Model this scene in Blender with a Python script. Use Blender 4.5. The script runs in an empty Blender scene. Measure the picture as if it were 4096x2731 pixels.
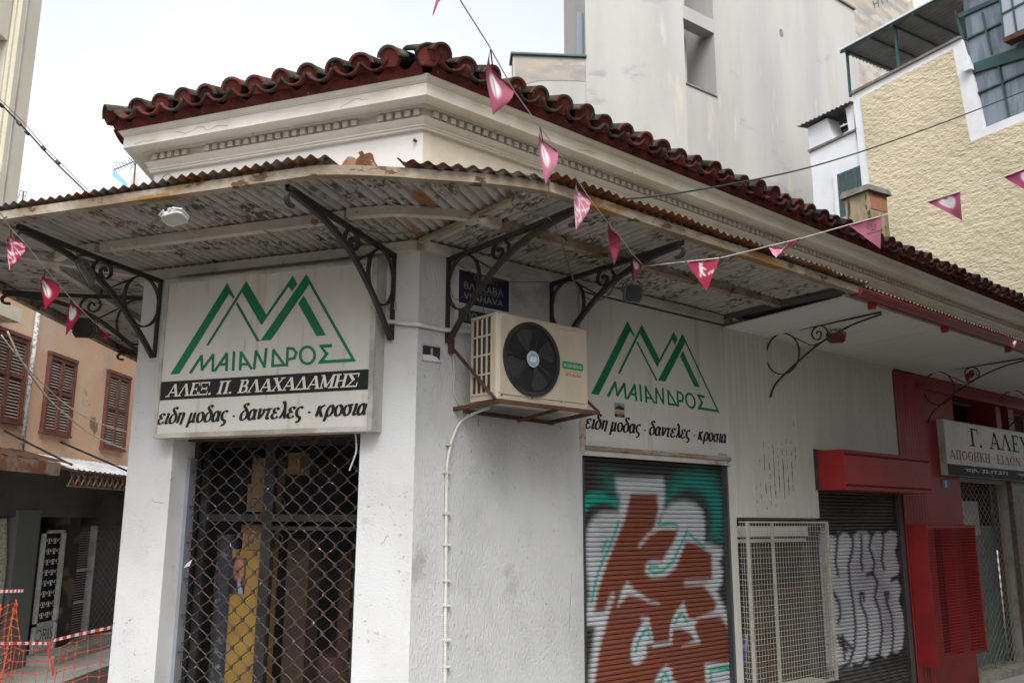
import bpy, math, random
import numpy as np
from mathutils import Vector, Matrix
random.seed(7)
SC = bpy.context.scene
COL = SC.collection
R_ = math.radians
# ---------------------------------------------------------------- camera, world, sun, exposure
PITCH, ROLL, F = 0.2017316844, 0.0044247210, 3500.0
CX, CY = 2048.0, 1365.5
CAM = Vector((0, 0, 1.6))
fw = Vector((0, math.cos(PITCH), math.sin(PITCH))); r0 = Vector((1, 0, 0)); u0 = r0.cross(fw)
RV = r0*math.cos(ROLL)+u0*math.sin(ROLL); UV = u0*math.cos(ROLL)-r0*math.sin(ROLL)
cam = bpy.data.cameras.new('camera'); camo = bpy.data.objects.new('camera', cam); COL.objects.link(camo)
cam.sensor_fit = 'HORIZONTAL'; cam.sensor_width = 36.0; cam.lens = 36.0*F/4096; cam.clip_start = .05; cam.clip_end = 500
camo.matrix_world = Matrix(((RV.x, UV.x, -fw.x, 0), (RV.y, UV.y, -fw.y, 0), (RV.z, UV.z, -fw.z, 1.6), (0, 0, 0, 1)))
SC.camera = camo
world = bpy.data.worlds.new('World'); SC.world = world; world.use_nodes = True
wn = world.node_tree.nodes; wl = world.node_tree.links; wn.clear()
SUN_EL, SUN_AZ = R_(52), R_(176)      # compass azimuth the light comes from (0 = +Y, clockwise)
sky = wn.new('ShaderNodeTexSky'); sky.sky_type = 'NISHITA'; sky.sun_disc = False
sky.sun_elevation = SUN_EL; sky.sun_rotation = SUN_AZ; sky.dust_density = 4; sky.air_density = 1.0
hs = wn.new('ShaderNodeHueSaturation'); hs.inputs['Saturation'].default_value = .20; hs.inputs['Value'].default_value = 1.0
tc = wn.new('ShaderNodeTexCoord'); ns = wn.new('ShaderNodeTexNoise'); ns.inputs['Scale'].default_value = 2.2; ns.inputs['Detail'].default_value = 5
mr = wn.new('ShaderNodeMapRange'); mr.inputs['From Min'].default_value = .35; mr.inputs['From Max'].default_value = .65; mr.inputs['To Min'].default_value = .93; mr.inputs['To Max'].default_value = 1.1
mx = wn.new('ShaderNodeMix'); mx.data_type = 'RGBA'; mx.blend_type = 'MULTIPLY'; mx.inputs[0].default_value = 1
bg = wn.new('ShaderNodeBackground'); bg.inputs['Strength'].default_value = .15
wo = wn.new('ShaderNodeOutputWorld')
wl.new(sky.outputs[0], hs.inputs['Color']); wl.new(tc.outputs['Generated'], ns.inputs['Vector']); wl.new(ns.outputs['Fac'], mr.inputs['Value'])
wl.new(hs.outputs[0], mx.inputs[6]); wl.new(mr.outputs[0], mx.inputs[7]); wl.new(mx.outputs[2], bg.inputs['Color']); wl.new(bg.outputs[0], wo.inputs[0])
sl = bpy.data.lights.new('sun', 'SUN'); sl.energy = .5; sl.angle = R_(35); sl.color = (1, .98, .96)
so = bpy.data.objects.new('sun', sl); COL.objects.link(so)
sd = Vector((math.sin(SUN_AZ)*math.cos(SUN_EL), math.cos(SUN_AZ)*math.cos(SUN_EL), math.sin(SUN_EL)))
so.rotation_euler = sd.to_track_quat('Z', 'Y').to_euler()
SC.view_settings.view_transform = 'Standard'; SC.view_settings.look = 'None'; SC.view_settings.gamma = 1
SC.view_settings.use_curve_mapping = False; SC.view_settings.exposure = 1.33
SC.cycles.max_bounces = 6; SC.cycles.diffuse_bounces = 4

# ---------------------------------------------------------------- helpers: survey of the place
def ray(px, py): return RV*(px-CX)-UV*(py-CY)+fw*F
def atY(px, py, Y):
    r = ray(px, py); return CAM+r*((Y-CAM.y)/r.y)
def atZ(px, py, z):
    r = ray(px, py); return CAM+r*((z-CAM.z)/r.z)
class Wall:
    """a vertical wall plane: s runs along it, off out of it, z up"""
    def __init__(w, o, d, flip=False):
        w.o = Vector((o[0], o[1], 0)); w.d = Vector((d[0], d[1], 0)).normalized(); w.f = -1 if flip else 1
        x = w.d*w.f; w.y = Vector((-x.y, x.x, 0)); w.n = -w.y; w.x = x
        w.M = Matrix(((x.x, w.y.x, 0, w.o.x), (x.y, w.y.y, 0, w.o.y), (0, 0, 1, 0), (0, 0, 0, 1)))
    def w_(w, s, off, z): return w.o+w.d*s+w.n*off+Vector((0, 0, z))
    def hit(w, px, py, off=0):
        r = ray(px, py); t = (w.o+w.n*off-CAM).dot(w.n)/r.dot(w.n); P = CAM+r*t
        return (P-w.o).dot(w.d), P.z
    def at(w, s, off, z, rz=0): # matrix of a frame standing at that place
        P = w.w_(s, off, z); m = w.M.copy(); m.translation = P
        return m @ Matrix.Rotation(rz, 4, 'Z')
O = Vector((-0.66811284, 6.06330151, 0))
dL = Vector((-0.93828926, 0.34585151, 0)); dR = Vector((0.76049739, 0.64934099, 0))
WL = Wall(O, dL, True); WR = Wall(O, dR)
SL = 2.5
C1 = O+dL*SL
WT = Wall(C1, (-math.sin(R_(4)), math.cos(R_(4))), True)
I4 = Matrix.Identity(4)

# ---------------------------------------------------------------- helpers: meshes
class MB:
    def __init__(s): s.v = []; s.f = []; s.c = None
    def add(s, vs, fs):
        b = len(s.v); s.v += [Vector(v) for v in vs]; s.f += [tuple(i+b for i in f) for f in fs]; return s
    def box(s, lo, hi, T=None):
        x0, y0, z0 = lo; x1, y1, z1 = hi
        vs = [Vector(p) for p in ((x0, y0, z0), (x1, y0, z0), (x1, y1, z0), (x0, y1, z0), (x0, y0, z1), (x1, y0, z1), (x1, y1, z1), (x0, y1, z1))]
        if T: vs = [T(v) for v in vs]
        return s.add(vs, [(0, 3, 2, 1), (4, 5, 6, 7), (0, 1, 5, 4), (1, 2, 6, 5), (2, 3, 7, 6), (3, 0, 4, 7)])
    def prism(s, bot, top):
        n = len(bot)
        s.add(list(bot)+list(top), [tuple(range(n))[::-1], tuple(range(n, 2*n))]+[(i, (i+1) % n, n+(i+1) % n, n+i) for i in range(n)]); return s
    def quad(s, a, b, c, d): return s.add([a, b, c, d], [(0, 1, 2, 3)])
    def grid(s, rows):
        n = len(rows[0]); vs = [p for r in rows for p in r]
        return s.add(vs, [(i*n+j, i*n+j+1, (i+1)*n+j+1, (i+1)*n+j) for i in range(len(rows)-1) for j in range(n-1)])
    def tube(s, pts, r, n=8, cap=True, rr=None):
        pts = [Vector(p) for p in pts]; m = len(pts); rings = []
        up = None
        for i, p in enumerate(pts):
            t = (pts[min(i+1, m-1)]-pts[max(i-1, 0)])
            if t.length < 1e-9: t = Vector((0, 0, 1))
            t.normalize()
            if up is None: up = Vector((0, 0, 1)) if abs(t.z) < .9 else Vector((1, 0, 0))
            a = t.cross(up)
            if a.length < 1e-6: a = t.orthogonal()
            a.normalize(); b = a.cross(t).normalized(); up = b
            q = rr[i] if rr else r
            rings.append([p+a*math.cos(2*math.pi*k/n)*q+b*math.sin(2*math.pi*k/n)*q for k in range(n)])
        vs = [p for rg in rings for p in rg]
        fs = [(i*n+k, i*n+(k+1) % n, (i+1)*n+(k+1) % n, (i+1)*n+k) for i in range(m-1) for k in range(n)]
        if cap: fs += [tuple(range(n))[::-1], tuple((m-1)*n+k for k in range(n))]
        return s.add(vs, fs)
    def sweep(s, pts, prof, side=None, closed=True):
        """prof: list of (a,b): a along `side` normal, b along +Z; rectangular bars"""
        pts = [Vector(p) for p in pts]; m = len(pts); n = len(prof); vs = []
        for i, p in enumerate(pts):
            if i == 0: t = pts[1]-pts[0]; k = 1
            elif i == m-1: t = pts[-1]-pts[-2]; k = 1
            else:
                t1 = (pts[i]-pts[i-1]); t2 = (pts[i+1]-pts[i]); t1.z = 0; t2.z = 0; t1.normalize(); t2.normalize(); t = t1+t2
                k = 1/max(.3, math.cos(t1.angle(t2)/2)) if t1.length and t2.length else 1
            t.z = 0; t.normalize(); a = Vector((t.y, -t.x, 0))
            vs += [p+a*q[0]*k+Vector((0, 0, q[1])) for q in prof]
        fs = [(i*n+j, i*n+(j+1) % n, (i+1)*n+(j+1) % n, (i+1)*n+j) for i in range(m-1) for j in range(n)]
        fs += [tuple(range(n)), tuple((m-1)*n+j for j in range(n))[::-1]]
        return s.add(vs, fs)
    def mesh(s, name, mat, M=I4, smooth=False, fix=True, col=None):
        inv = M.inverted(); me = bpy.data.meshes.new(name); me.from_pydata([tuple(inv @ v) for v in s.v], [], s.f)
        if fix:
            import bmesh
            b = bmesh.new(); b.from_mesh(me); bmesh.ops.recalc_face_normals(b, faces=b.faces); b.to_mesh(me); b.free()
        if smooth: me.polygons.foreach_set('use_smooth', [True]*len(me.polygons))
        if col is not None:
            ca = me.color_attributes.new('paint', 'FLOAT_COLOR', 'POINT'); ca.data.foreach_set('color', np.asarray(col, dtype=np.float32).ravel())
        if mat: me.materials.append(mat)
        me.update(); return me
WM = {}
def link(name, data, M, parent=None):
    o = bpy.data.objects.new(name, data); COL.objects.link(o); WM[o.name] = M
    if parent is not None: o.parent = parent; o.matrix_basis = WM[parent.name].inverted() @ M
    else: o.matrix_basis = M
    return o
def tag(o, label=None, cat=None, group=None, kind=None):
    for k, v in (('label', label), ('category', cat), ('group', group), ('kind', kind)):
        if v: o[k] = v
    return o
def thing(name, label, cat, M=I4, group=None): return tag(link(name, None, M), label, cat, group)
def part(name, mb, mat, parent, M=None, smooth=False, label=None, kind=None, col=None, fix=True):
    M = M if M is not None else WM[parent.name]
    return tag(link(name, mb.mesh(name, mat, M, smooth, fix, col), M, parent), label, None, None, kind)
def solo(name, mb, mat, label, cat, M=I4, group=None, smooth=False, col=None, fix=True):
    return tag(link(name, mb.mesh(name, mat, M, smooth, fix, col), M), label, cat, group)
def struct(name, mb, mat): return tag(link(name, mb.mesh(name, mat), I4), kind='structure')
def inst(name, me, M, parent): return link(name, me, M, parent)
def copy_tree(o, M, label=None):
    c = o.copy(); COL.objects.link(c); WM[c.name] = M; c.matrix_basis = M
    if label: c['label'] = label
    def kids(a, b):
        for ch in [x for x in a.children]:
            d = ch.copy(); COL.objects.link(d); d.parent = b; d.matrix_basis = ch.matrix_basis.copy(); WM[d.name] = WM[b.name] @ d.matrix_basis; kids(ch, d)
    kids(o, c); return c
def smooth_pts(P, n=8):
    P = [Vector(p) for p in P]; out = []
    for i in range(len(P)-1):
        p0 = P[max(i-1, 0)]; p1 = P[i]; p2 = P[i+1]; p3 = P[min(i+2, len(P)-1)]
        for k in range(n):
            t = k/n; out.append(.5*((2*p1)+(p2-p0)*t+(2*p0-5*p1+4*p2-p3)*t*t+(3*p1-p0-3*p2+p3)*t**3))
    out.append(P[-1]); return out
def wbox(W, s0, s1, o0, o1, z0, z1, mb=None):
    mb = mb or MB(); return mb.box((s0, o0, z0), (s1, o1, z1), lambda v: W.w_(v.x, v.y, v.z))
def wpoly(W, pts, o0, o1, mb=None):
    mb = mb or MB(); return mb.prism([W.w_(s, o0, z) for s, z in pts], [W.w_(s, o1, z) for s, z in pts])
def pxpoly(W, pix, o0, o1, off=0, mb=None): return wpoly(W, [W.hit(x, y, off) for x, y in pix], o0, o1, mb)

# ---------------------------------------------------------------- helpers: materials
def pm(name, base, c2=None, s2=3, lo=.4, hi=.7, stretch=(1, 1, 1), c3=None, s3=12, t3=.6, w3=.05, c4=None, s4=1.2, t4=.62, w4=.08, st4=(1, 1, 1),
       rough=.75, metal=0, bump=0, bs=40, bst=(1, 1, 1), detail=4, attr=False, spec=.3, m3=None, vary=0, alpha=None):
    m = bpy.data.materials.new(name); m.use_nodes = True; nt = m.node_tree; N = nt.nodes; Lk = nt.links; p = N['Principled BSDF']
    p.inputs['Roughness'].default_value = rough; p.inputs['Metallic'].default_value = metal; p.inputs['Specular IOR Level'].default_value = spec
    t = N.new('ShaderNodeTexCoord'); oi = N.new('ShaderNodeObjectInfo'); va = N.new('ShaderNodeVectorMath'); va.operation = 'MULTIPLY_ADD'
    va.inputs[0].default_value = (1, 1, 1); Lk.new(oi.outputs['Random'], va.inputs[0]); va.inputs[1].default_value = (7.3, 3.1, 5.7); Lk.new(t.outputs['Object'], va.inputs[2])
    def noise(sc, st, det=detail):
        mp = N.new('ShaderNodeMapping'); mp.inputs['Scale'].default_value = st; Lk.new(va.outputs[0], mp.inputs['Vector'])
        n = N.new('ShaderNodeTexNoise'); n.inputs['Scale'].default_value = sc; n.inputs['Detail'].default_value = det; n.inputs['Roughness'].default_value = .6
        Lk.new(mp.outputs[0], n.inputs['Vector']); return n.outputs['Fac']
    cur = None
    if attr:
        a = N.new('ShaderNodeAttribute'); a.attribute_name = 'paint'; cur = a.outputs['Color']
    def mixc(cur, base, c, fac):
        mi = N.new('ShaderNodeMix'); mi.data_type = 'RGBA'; Lk.new(fac, mi.inputs[0])
        if cur is None: mi.inputs[6].default_value = (*base, 1)
        else: Lk.new(cur, mi.inputs[6])
        mi.inputs[7].default_value = (*c, 1); return mi.outputs[2]
    def ramp(f, a, b):
        q = N.new('ShaderNodeMapRange'); q.interpolation_type = 'SMOOTHSTEP'; q.inputs['From Min'].default_value = a; q.inputs['From Max'].default_value = b; Lk.new(f, q.inputs['Value']); return q.outputs[0]
    if c2: cur = mixc(cur, base, c2, ramp(noise(s2, stretch), lo, hi))
    if c3:
        f3 = ramp(noise(s3, stretch, 6), t3, t3+w3)
        if m3:
            mm = N.new('ShaderNodeMath'); mm.operation = 'MULTIPLY'; Lk.new(f3, mm.inputs[0]); Lk.new(ramp(noise(m3, (1, 1, 1), 3), .44, .60), mm.inputs[1]); f3 = mm.outputs[0]
        cur = mixc(cur, base, c3, f3)
    if c4: cur = mixc(cur, base, c4, ramp(noise(s4, st4, 8), t4, t4+w4))
    if vary and cur is not None:
        hv = N.new('ShaderNodeHueSaturation'); q = N.new('ShaderNodeMapRange'); q.inputs['To Min'].default_value = 1-vary; q.inputs['To Max'].default_value = 1+vary; Lk.new(oi.outputs['Random'], q.inputs['Value']); Lk.new(q.outputs[0], hv.inputs['Value']); Lk.new(cur, hv.inputs['Color']); cur = hv.outputs[0]
    if cur is None: p.inputs['Base Color'].default_value = (*base, 1)
    else: Lk.new(cur, p.inputs['Base Color'])
    if bump:
        b = N.new('ShaderNodeBump'); b.inputs['Strength'].default_value = min(1, bump); b.inputs['Distance'].default_value = .01*max(1, bump)
        Lk.new(noise(bs, bst, 3), b.inputs['Height']); Lk.new(b.outputs[0], p.inputs['Normal'])
    if alpha is not None: p.inputs['Alpha'].default_value = alpha
    return m
def glass(name, col, rough=.05, trans=.0):
    m = bpy.data.materials.new(name); m.use_nodes = True; p = m.node_tree.nodes['Principled BSDF']; p.inputs['Base Color'].default_value = (*col, 1); p.inputs['Roughness'].default_value = rough
    p.inputs['Specular IOR Level'].default_value = .35; p.inputs['Alpha'].default_value = 1-trans; return m
K = {}
K['stucco'] = pm('white_rough_stucco', (.53, .54, .54), (.42, .43, .425), 1.6, .35, .7, c3=(.27, .27, .26), s3=42, t3=.64, w3=.04, m3=2.2, c4=(.34, .345, .335), s4=1.5, t4=.545, w4=.12, bump=1.3, bs=105, bst=(1, 1, .33), stretch=(1, 1, .6))
K['stucco_smooth'] = pm('white_smooth_render', (.575, .585, .60), (.49, .50, .505), 1.3, .35, .7, c3=(.33, .32, .30), s3=30, t3=.62, w3=.04, m3=2.6, c4=(.43, .43, .42), s4=2.2, t4=.60, w4=.08, bump=.35, bs=70)
K['upper_white'] = pm('upper_wall_white_paint', (.66, .64, .62), (.6, .58, .55), 1.5, c3=(.4, .36, .32), s3=30, t3=.74, w3=.03, bump=.25, bs=50)
K['upper_cream'] = pm('upper_wall_cream_paint', (.60, .54, .43), (.54, .47, .36), 1.3, c3=(.26, .21, .14), s3=9, t3=.69, w3=.05, bump=.9, bs=14, stretch=(1, 1, 1.6))
K['cornice'] = pm('cornice_plaster', (.63, .60, .56), (.52, .48, .42), 1.1, .45, .75, c3=(.36, .29, .2), s3=16, t3=.7, w3=.04, bump=.3, bs=30)
K['dentil'] = pm('dentil_plaster', (.55, .51, .46), (.45, .41, .35), 14, bump=.4, bs=50)
K['fascia_r'] = pm('cornice_plaster_yellowed', (.58, .54, .46), (.48, .43, .33), 1.0, .4, .75, c3=(.32, .25, .16), s3=15, t3=.66, w3=.05, bump=.3, bs=30)
K['mortar_red'] = pm('red_painted_mortar', (.125, .032, .028), (.07, .022, .02), 5, .35, .7, c3=(.22, .17, .15), s3=13, t3=.66, w3=.05, rough=.95, spec=.08, vary=.45, bump=.8, bs=25)
K['tile'] = pm('weathered_roof_tile', (.04, .037, .03), (.10, .085, .065), 9, .45, .75, c3=(.22, .21, .19), s3=22, t3=.64, w3=.06, c4=(.12, .035, .028), s4=5, t4=.66, w4=.08, bump=1.2, bs=40, rough=.95, spec=.08, vary=.5)
K['tile_red'] = pm('red_painted_tile', (.135, .036, .031), (.07, .026, .022), 8, .35, .7, c3=(.36, .31, .28), s3=13, t3=.66, w3=.06, c4=(.045, .04, .032), s4=6, t4=.45, w4=.1, bump=1, bs=30, rough=.95, spec=.08, vary=.5)
K['corr_under'] = pm('corrugated_sheet_flaking_paint', (.37, .365, .345), (.25, .24, .22), 2, .45, .8, attr=True, c3=(.07, .062, .052), s3=13, t3=.47, w3=.10, m3=2.8, stretch=(4.5, 1.1, 1), c4=(.21, .10, .04), s4=.8, t4=.60, w4=.07, st4=(5, .7, 1), rough=.7, bump=.7, bs=35, detail=6)
K['corr_rust'] = pm('orange_rusted_sheet_edge', (.17, .06, .022), (.09, .035, .018), 6, .4, .65, c3=(.24, .20, .16), s3=9, t3=.64, w3=.05, rough=.9, bump=.8, bs=50)
K['corr_top'] = pm('rusty_corrugated_edge', (.20, .18, .15), (.20, .075, .03), 3, .42, .62, c3=(.05, .035, .025), s3=14, t3=.58, w3=.06, rough=.85, bump=.6, bs=40)
K['timber'] = pm('painted_timber_peeling', (.36, .32, .26), (.22, .17, .12), 3, .35, .6, c3=(.10, .06, .03), s3=7, t3=.57, w3=.04, stretch=(1, 1, 2.2), c4=(.24, .13, .045), s4=1.6, t4=.56, w4=.08, st4=(1, 1, 4), bump=1, bs=22, rough=.8)
K['timber_clean'] = pm('painted_timber', (.47, .45, .41), (.36, .33, .28), 2, .4, .7, c3=(.13, .09, .06), s3=9, t3=.60, w3=.04, m3=1.7, bump=.7, bs=22)
K['iron'] = pm('black_wrought_iron', (.022, .021, .022), (.045, .035, .028), 12, rough=.6, bump=.5, bs=60, spec=.4)
K['iron_worn'] = pm('worn_dark_iron', (.04, .034, .03), (.10, .06, .04), 8, .5, .7, rough=.65, bump=.5, bs=60)
K['lattice'] = pm('rusty_grille_steel', (.05, .038, .032), (.09, .05, .035), 6, .45, .7, c3=(.42, .41, .38), s3=24, t3=.66, w3=.03, rough=.6)
K['rust'] = pm('rusty_angle_iron', (.10, .048, .03), (.05, .03, .022), 6, .4, .7, c3=(.35, .30, .26), s3=14, t3=.72, w3=.03, rough=.85, bump=.7, bs=50)
K['sign'] = pm('dirty_white_sign_face', (.56, .55, .515), (.49, .475, .43), 1.2, .4, .75, c3=(.36, .33, .28), s3=7, t3=.66, w3=.08, m3=1.5, stretch=(1.5, 1.5, .4), c4=(.45, .43, .38), s4=2.4, t4=.55, w4=.12, st4=(3, 3, .35), rough=.4, spec=.4)
K['sign_frame'] = pm('grimy_sign_frame', (.44, .43, .39), (.26, .245, .21), 3, .4, .7, c3=(.16, .14, .11), s3=9, t3=.66, w3=.05, rough=.55)
K['green'] = pm('green_vinyl', (.008, .145, .062), (.012, .18, .09), 2, rough=.45)
K['black'] = pm('black_vinyl', (.012, .013, .015), rough=.4)
K['letter'] = pm('cream_letter', (.62, .60, .55), rough=.5)
K['ac'] = pm('aged_beige_metal_casing', (.46, .405, .315), (.38, .325, .245), 2.4, .4, .75, c3=(.28, .235, .18), s3=7, t3=.69, w3=.07, stretch=(1, 1, .35), rough=.45, spec=.4)
K['ac_dark'] = pm('black_plastic', (.022, .022, .024), (.04, .04, .04), 5, rough=.5)
K['fin'] = pm('aluminium_fins', (.045, .045, .045), rough=.7)
K['blade'] = pm('smoked_fan_blade', (.075, .072, .068), rough=.45)
K['wood_white'] = pm('white_panelling', (.54, .54, .49), (.47, .47, .41), 1.0, .4, .7, c3=(.40, .39, .33), s3=4, t3=.73, w3=.05, rough=.55, stretch=(1, 1, .3))
K['soffit'] = pm('white_soffit_board', (.60, .62, .61), (.55, .57, .56), 1, rough=.5)
K['gap'] = pm('dark_gap', (.10, .10, .095))
K['redpaint'] = pm('red_painted_metal', (.30, .020, .018), (.21, .015, .014), 1.6, .4, .7, c3=(.34, .14, .13), s3=22, t3=.70, w3=.03, m3=2, c4=(.21, .04, .035), s4=2.4, t4=.57, w4=.1, st4=(1, 1, .5), rough=.5, spec=.4, bump=.15, bs=9)
K['redgap'] = pm('dark_red_groove', (.07, .006, .006))
K['gutter'] = pm('red_enamel_gutter', (.19, .028, .030), (.15, .022, .022), 3, rough=.3, spec=.5)
K['conduit'] = pm('white_conduit', (.60, .59, .55), (.50, .48, .44), 5, rough=.5)
K['shutter_dark'] = pm('shutter_steel', (.085, .08, .07), rough=.5)
K['paint'] = pm('sprayed_shutter_paint', (1, 1, 1), attr=True, rough=.5, c3=(.055, .045, .04), s3=30, t3=.74, w3=.03, spec=.25, bump=.2, bs=30)
K['print'] = pm('flat_print', (1, 1, 1), attr=True, rough=.55, spec=.2)
K['shutter_frame'] = pm('dark_steel_channel', (.035, .037, .042), (.06, .055, .05), 5, rough=.5)
K['alu'] = pm('aluminium_guide', (.33, .36, .40), (.28, .30, .33), 2, rough=.35, metal=.5)
K['mesh_cream'] = pm('cream_painted_wire', (.42, .41, .36), (.33, .30, .23), 7, rough=.75, spec=.15)
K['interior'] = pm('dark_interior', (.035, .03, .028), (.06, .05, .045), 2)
K['int_brown'] = pm('dim_shelf_goods', (.11, .06, .045), (.05, .035, .05), 6, .35, .65, c3=(.16, .03, .02), s3=5, t3=.6, w3=.05)
K['int_green'] = pm('dim_green_goods', (.02, .07, .035), (.01, .03, .02), 7)
K['card_yellow'] = pm('ochre_cardboard', (.40, .25, .055), (.28, .165, .045), 2.5, .3, .7, c3=(.42, .29, .09), s3=5, t3=.6, w3=.1)
K['card_tan'] = pm('tan_cardboard', (.27, .165, .085), (.21, .125, .065), 3)
K['lace'] = pm('dark_lace_fabric', (.035, .04, .05), (.18, .19, .21), 14, .55, .68, bump=.8, bs=20)
K['glassd'] = glass('door_glass', (.02, .022, .024), .03, .90)
K['glassb'] = glass('blue_window_glass', (.10, .15, .20), .06)
K['curtain'] = pm('pale_curtain_glass', (.17, .21, .25), (.07, .10, .135), 1.8, .4, .65, stretch=(2.2, 2.2, .5), rough=.12, spec=.6)
K['teal_frame'] = pm('green_steel_frame', (.032, .075, .078), (.055, .10, .09), 3, rough=.5)
K['ystucco'] = pm('coarse_yellow_stucco', (.58, .505, .36), (.46, .40, .285), .6, .4, .75, c3=(.30, .23, .13), s3=11, t3=.70, w3=.05, bump=5, bs=7, bst=(1, 1, 1.7), rough=.9, detail=6)
K['wframe'] = pm('white_plaster_band', (.70, .72, .76), (.62, .64, .68), 1.4, c3=(.36, .30, .28), s3=4.5, t3=.74, w3=.02, bump=.4, bs=8)
K['towergrey'] = pm('streaked_grey_render', (.385, .375, .355), (.32, .315, .305), .45, .35, .7, c3=(.44, .39, .33), s3=.9, t3=.60, w3=.10, stretch=(1.8, 1.8, .35), c4=(.27, .275, .28), s4=.55, t4=.60, w4=.1, st4=(1, 1, 2.6), bump=.5, bs=5, rough=.9, detail=7)
K['towerband'] = pm('old_stained_render', (.34, .29, .235), (.22, .22, .22), .9, .35, .65, c3=(.37, .34, .30), s3=1.1, t3=.5, w3=.1, bump=1, bs=6, stretch=(1, 1, 2.5), detail=7)
K['block'] = pm('shading_block_render', (.17, .165, .16), (.13, .13, .125), .6)
K['cream'] = pm('cream_tower_render', (.70, .66, .54), (.62, .58, .47), .5, bump=.6, bs=8)
K['orange'] = pm('faded_orange_plaster', (.74, .46, .29), (.76, .58, .42), 1.1, .4, .7, c3=(.30, .18, .11), s3=1.6, t3=.66, w3=.07, c4=(.56, .46, .36), s4=1.3, t4=.62, w4=.08, bump=.6, bs=14, detail=7)
K['shutwood'] = pm('brown_shutter_wood', (.19, .075, .055), (.13, .05, .04), 5, rough=.6)
K['louvre'] = pm('bleached_louvre', (.46, .38, .31), (.34, .25, .20), 8, rough=.7)
K['blueslat'] = pm('grey_green_slat', (.13, .16, .15), (.09, .12, .12), 6)
K['blueshut'] = pm('blue_green_shutter_wood', (.05, .12, .14), (.04, .09, .11), 4, rough=.55)
K['chim'] = pm('stained_chimney_plaster', (.40, .33, .21), (.24, .18, .11), 2.5, .35, .65, c3=(.07, .06, .04), s3=4, t3=.58, w3=.06, stretch=(2.5, 2.5, .6), bump=1.2, bs=14)
K['brick'] = pm('exposed_brick', (.42, .17, .11), (.34, .13, .09), 8, bump=.8, bs=30)
K['slab'] = pm('mossy_cap_stone', (.14, .13, .115), (.22, .21, .18), 5, bump=.8, bs=20)
K['asphalt'] = pm('dusty_street', (.24, .21, .17), (.14, .135, .13), 1.1, .4, .65, bump=.6, bs=20)
K['pave'] = pm('worn_pavement_stone', (.46, .45, .42), (.34, .33, .31), 2, bump=.5, bs=20)
K['truss'] = pm('brown_truss_iron', (.30, .19, .14), (.20, .11, .08), 6)
K['netorange'] = pm('orange_plastic_net', (.60, .11, .055), rough=.5)
K['tapered'] = pm('barrier_tape_red', (.42, .04, .04), rough=.45)
K['tapewhite'] = pm('barrier_tape_white', (.5, .5, .5), rough=.45)
K['grime'] = pm('grimy_dark_shopfront', (.15, .155, .145), (.10, .10, .095), 1.4, rough=.6)
K['whiteiron'] = pm('white_painted_iron', (.72, .72, .70), (.55, .51, .44), 6, rough=.5)
K['flood_white'] = pm('white_lamp_housing', (.52, .53, .53), rough=.4)
K['flood_glass'] = glass('lamp_glass', (.40, .41, .37), .12)
K['flood_dark'] = pm('dusty_dark_lamp_housing', (.10, .095, .085), (.05, .048, .045), 7, rough=.65)
K['cable'] = pm('grey_cable', (.16, .145, .12), rough=.6)
K['cablewhite'] = pm('pale_cable', (.50, .48, .44), rough=.6)
K['cabledark'] = pm('black_cable', (.03, .03, .035), rough=.5)
K['steel'] = pm('galvanised_sheet', (.42, .43, .44), (.30, .30, .30), 2, rough=.45, metal=.2)
K['bluesign'] = pm('blue_enamel_plate', (.009, .015, .065), (.03, .027, .027), 3.2, .40, .56, rough=.35, stretch=(1, 1, 1), spec=.5)
K['bluewhite'] = pm('plate_lettering', (.36, .36, .35), (.18, .17, .155), 4, rough=.4)
K['awnblue'] = pm('blue_awning_cloth', (.22, .42, .50), rough=.8)
K['pink'] = pm('distant_pink_render', (.62, .50, .46), rough=.9)
K['marble'] = pm('grey_shop_panel', (.20, .22, .21), (.30, .31, .29), 2.2, .5, .62, rough=.4, detail=7)
K['tealpanel'] = pm('pale_teal_door_panel', (.22, .29, .28), (.18, .24, .23), 2, rough=.5)
K['granite'] = pm('brown_granite', (.20, .15, .12), (.12, .09, .08), 30, rough=.4)

# ---------------------------------------------------------------- helpers: lettering and painted print
def text_mb(W, txt, s0, s1, z0, z1, off, bold=.0, shear=0.0):
    """flat lettering that fills the box s0..s1 (left to right as read), z0..z1"""
    c = bpy.data.curves.new('t', 'FONT'); c.body = txt; c.offset = bold; c.shear = shear; c.resolution_u = 3
    o = bpy.data.objects.new('t', c); COL.objects.link(o)
    me = o.to_mesh(); vs = [v.co.copy() for v in me.vertices]; fs = [tuple(p.vertices) for p in me.polygons]; o.to_mesh_clear()
    bpy.data.objects.remove(o); bpy.data.curves.remove(c)
    x0 = min(v.x for v in vs); x1 = max(v.x for v in vs); y0 = min(v.y for v in vs); y1 = max(v.y for v in vs)
    return MB().add([W.w_(s0+(v.x-x0)/(x1-x0)*(s1-s0), off, z0+(v.y-y0)/(y1-y0)*(z1-z0)) for v in vs], fs)
def text_px(W, txt, bl, br, tl, off, **k):
    s0, z0 = W.hit(*bl, off); s1, _ = W.hit(*br, off); _, z1 = W.hit(*tl, off); return text_mb(W, txt, s0, s1, z0, z1, off, **k)
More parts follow.
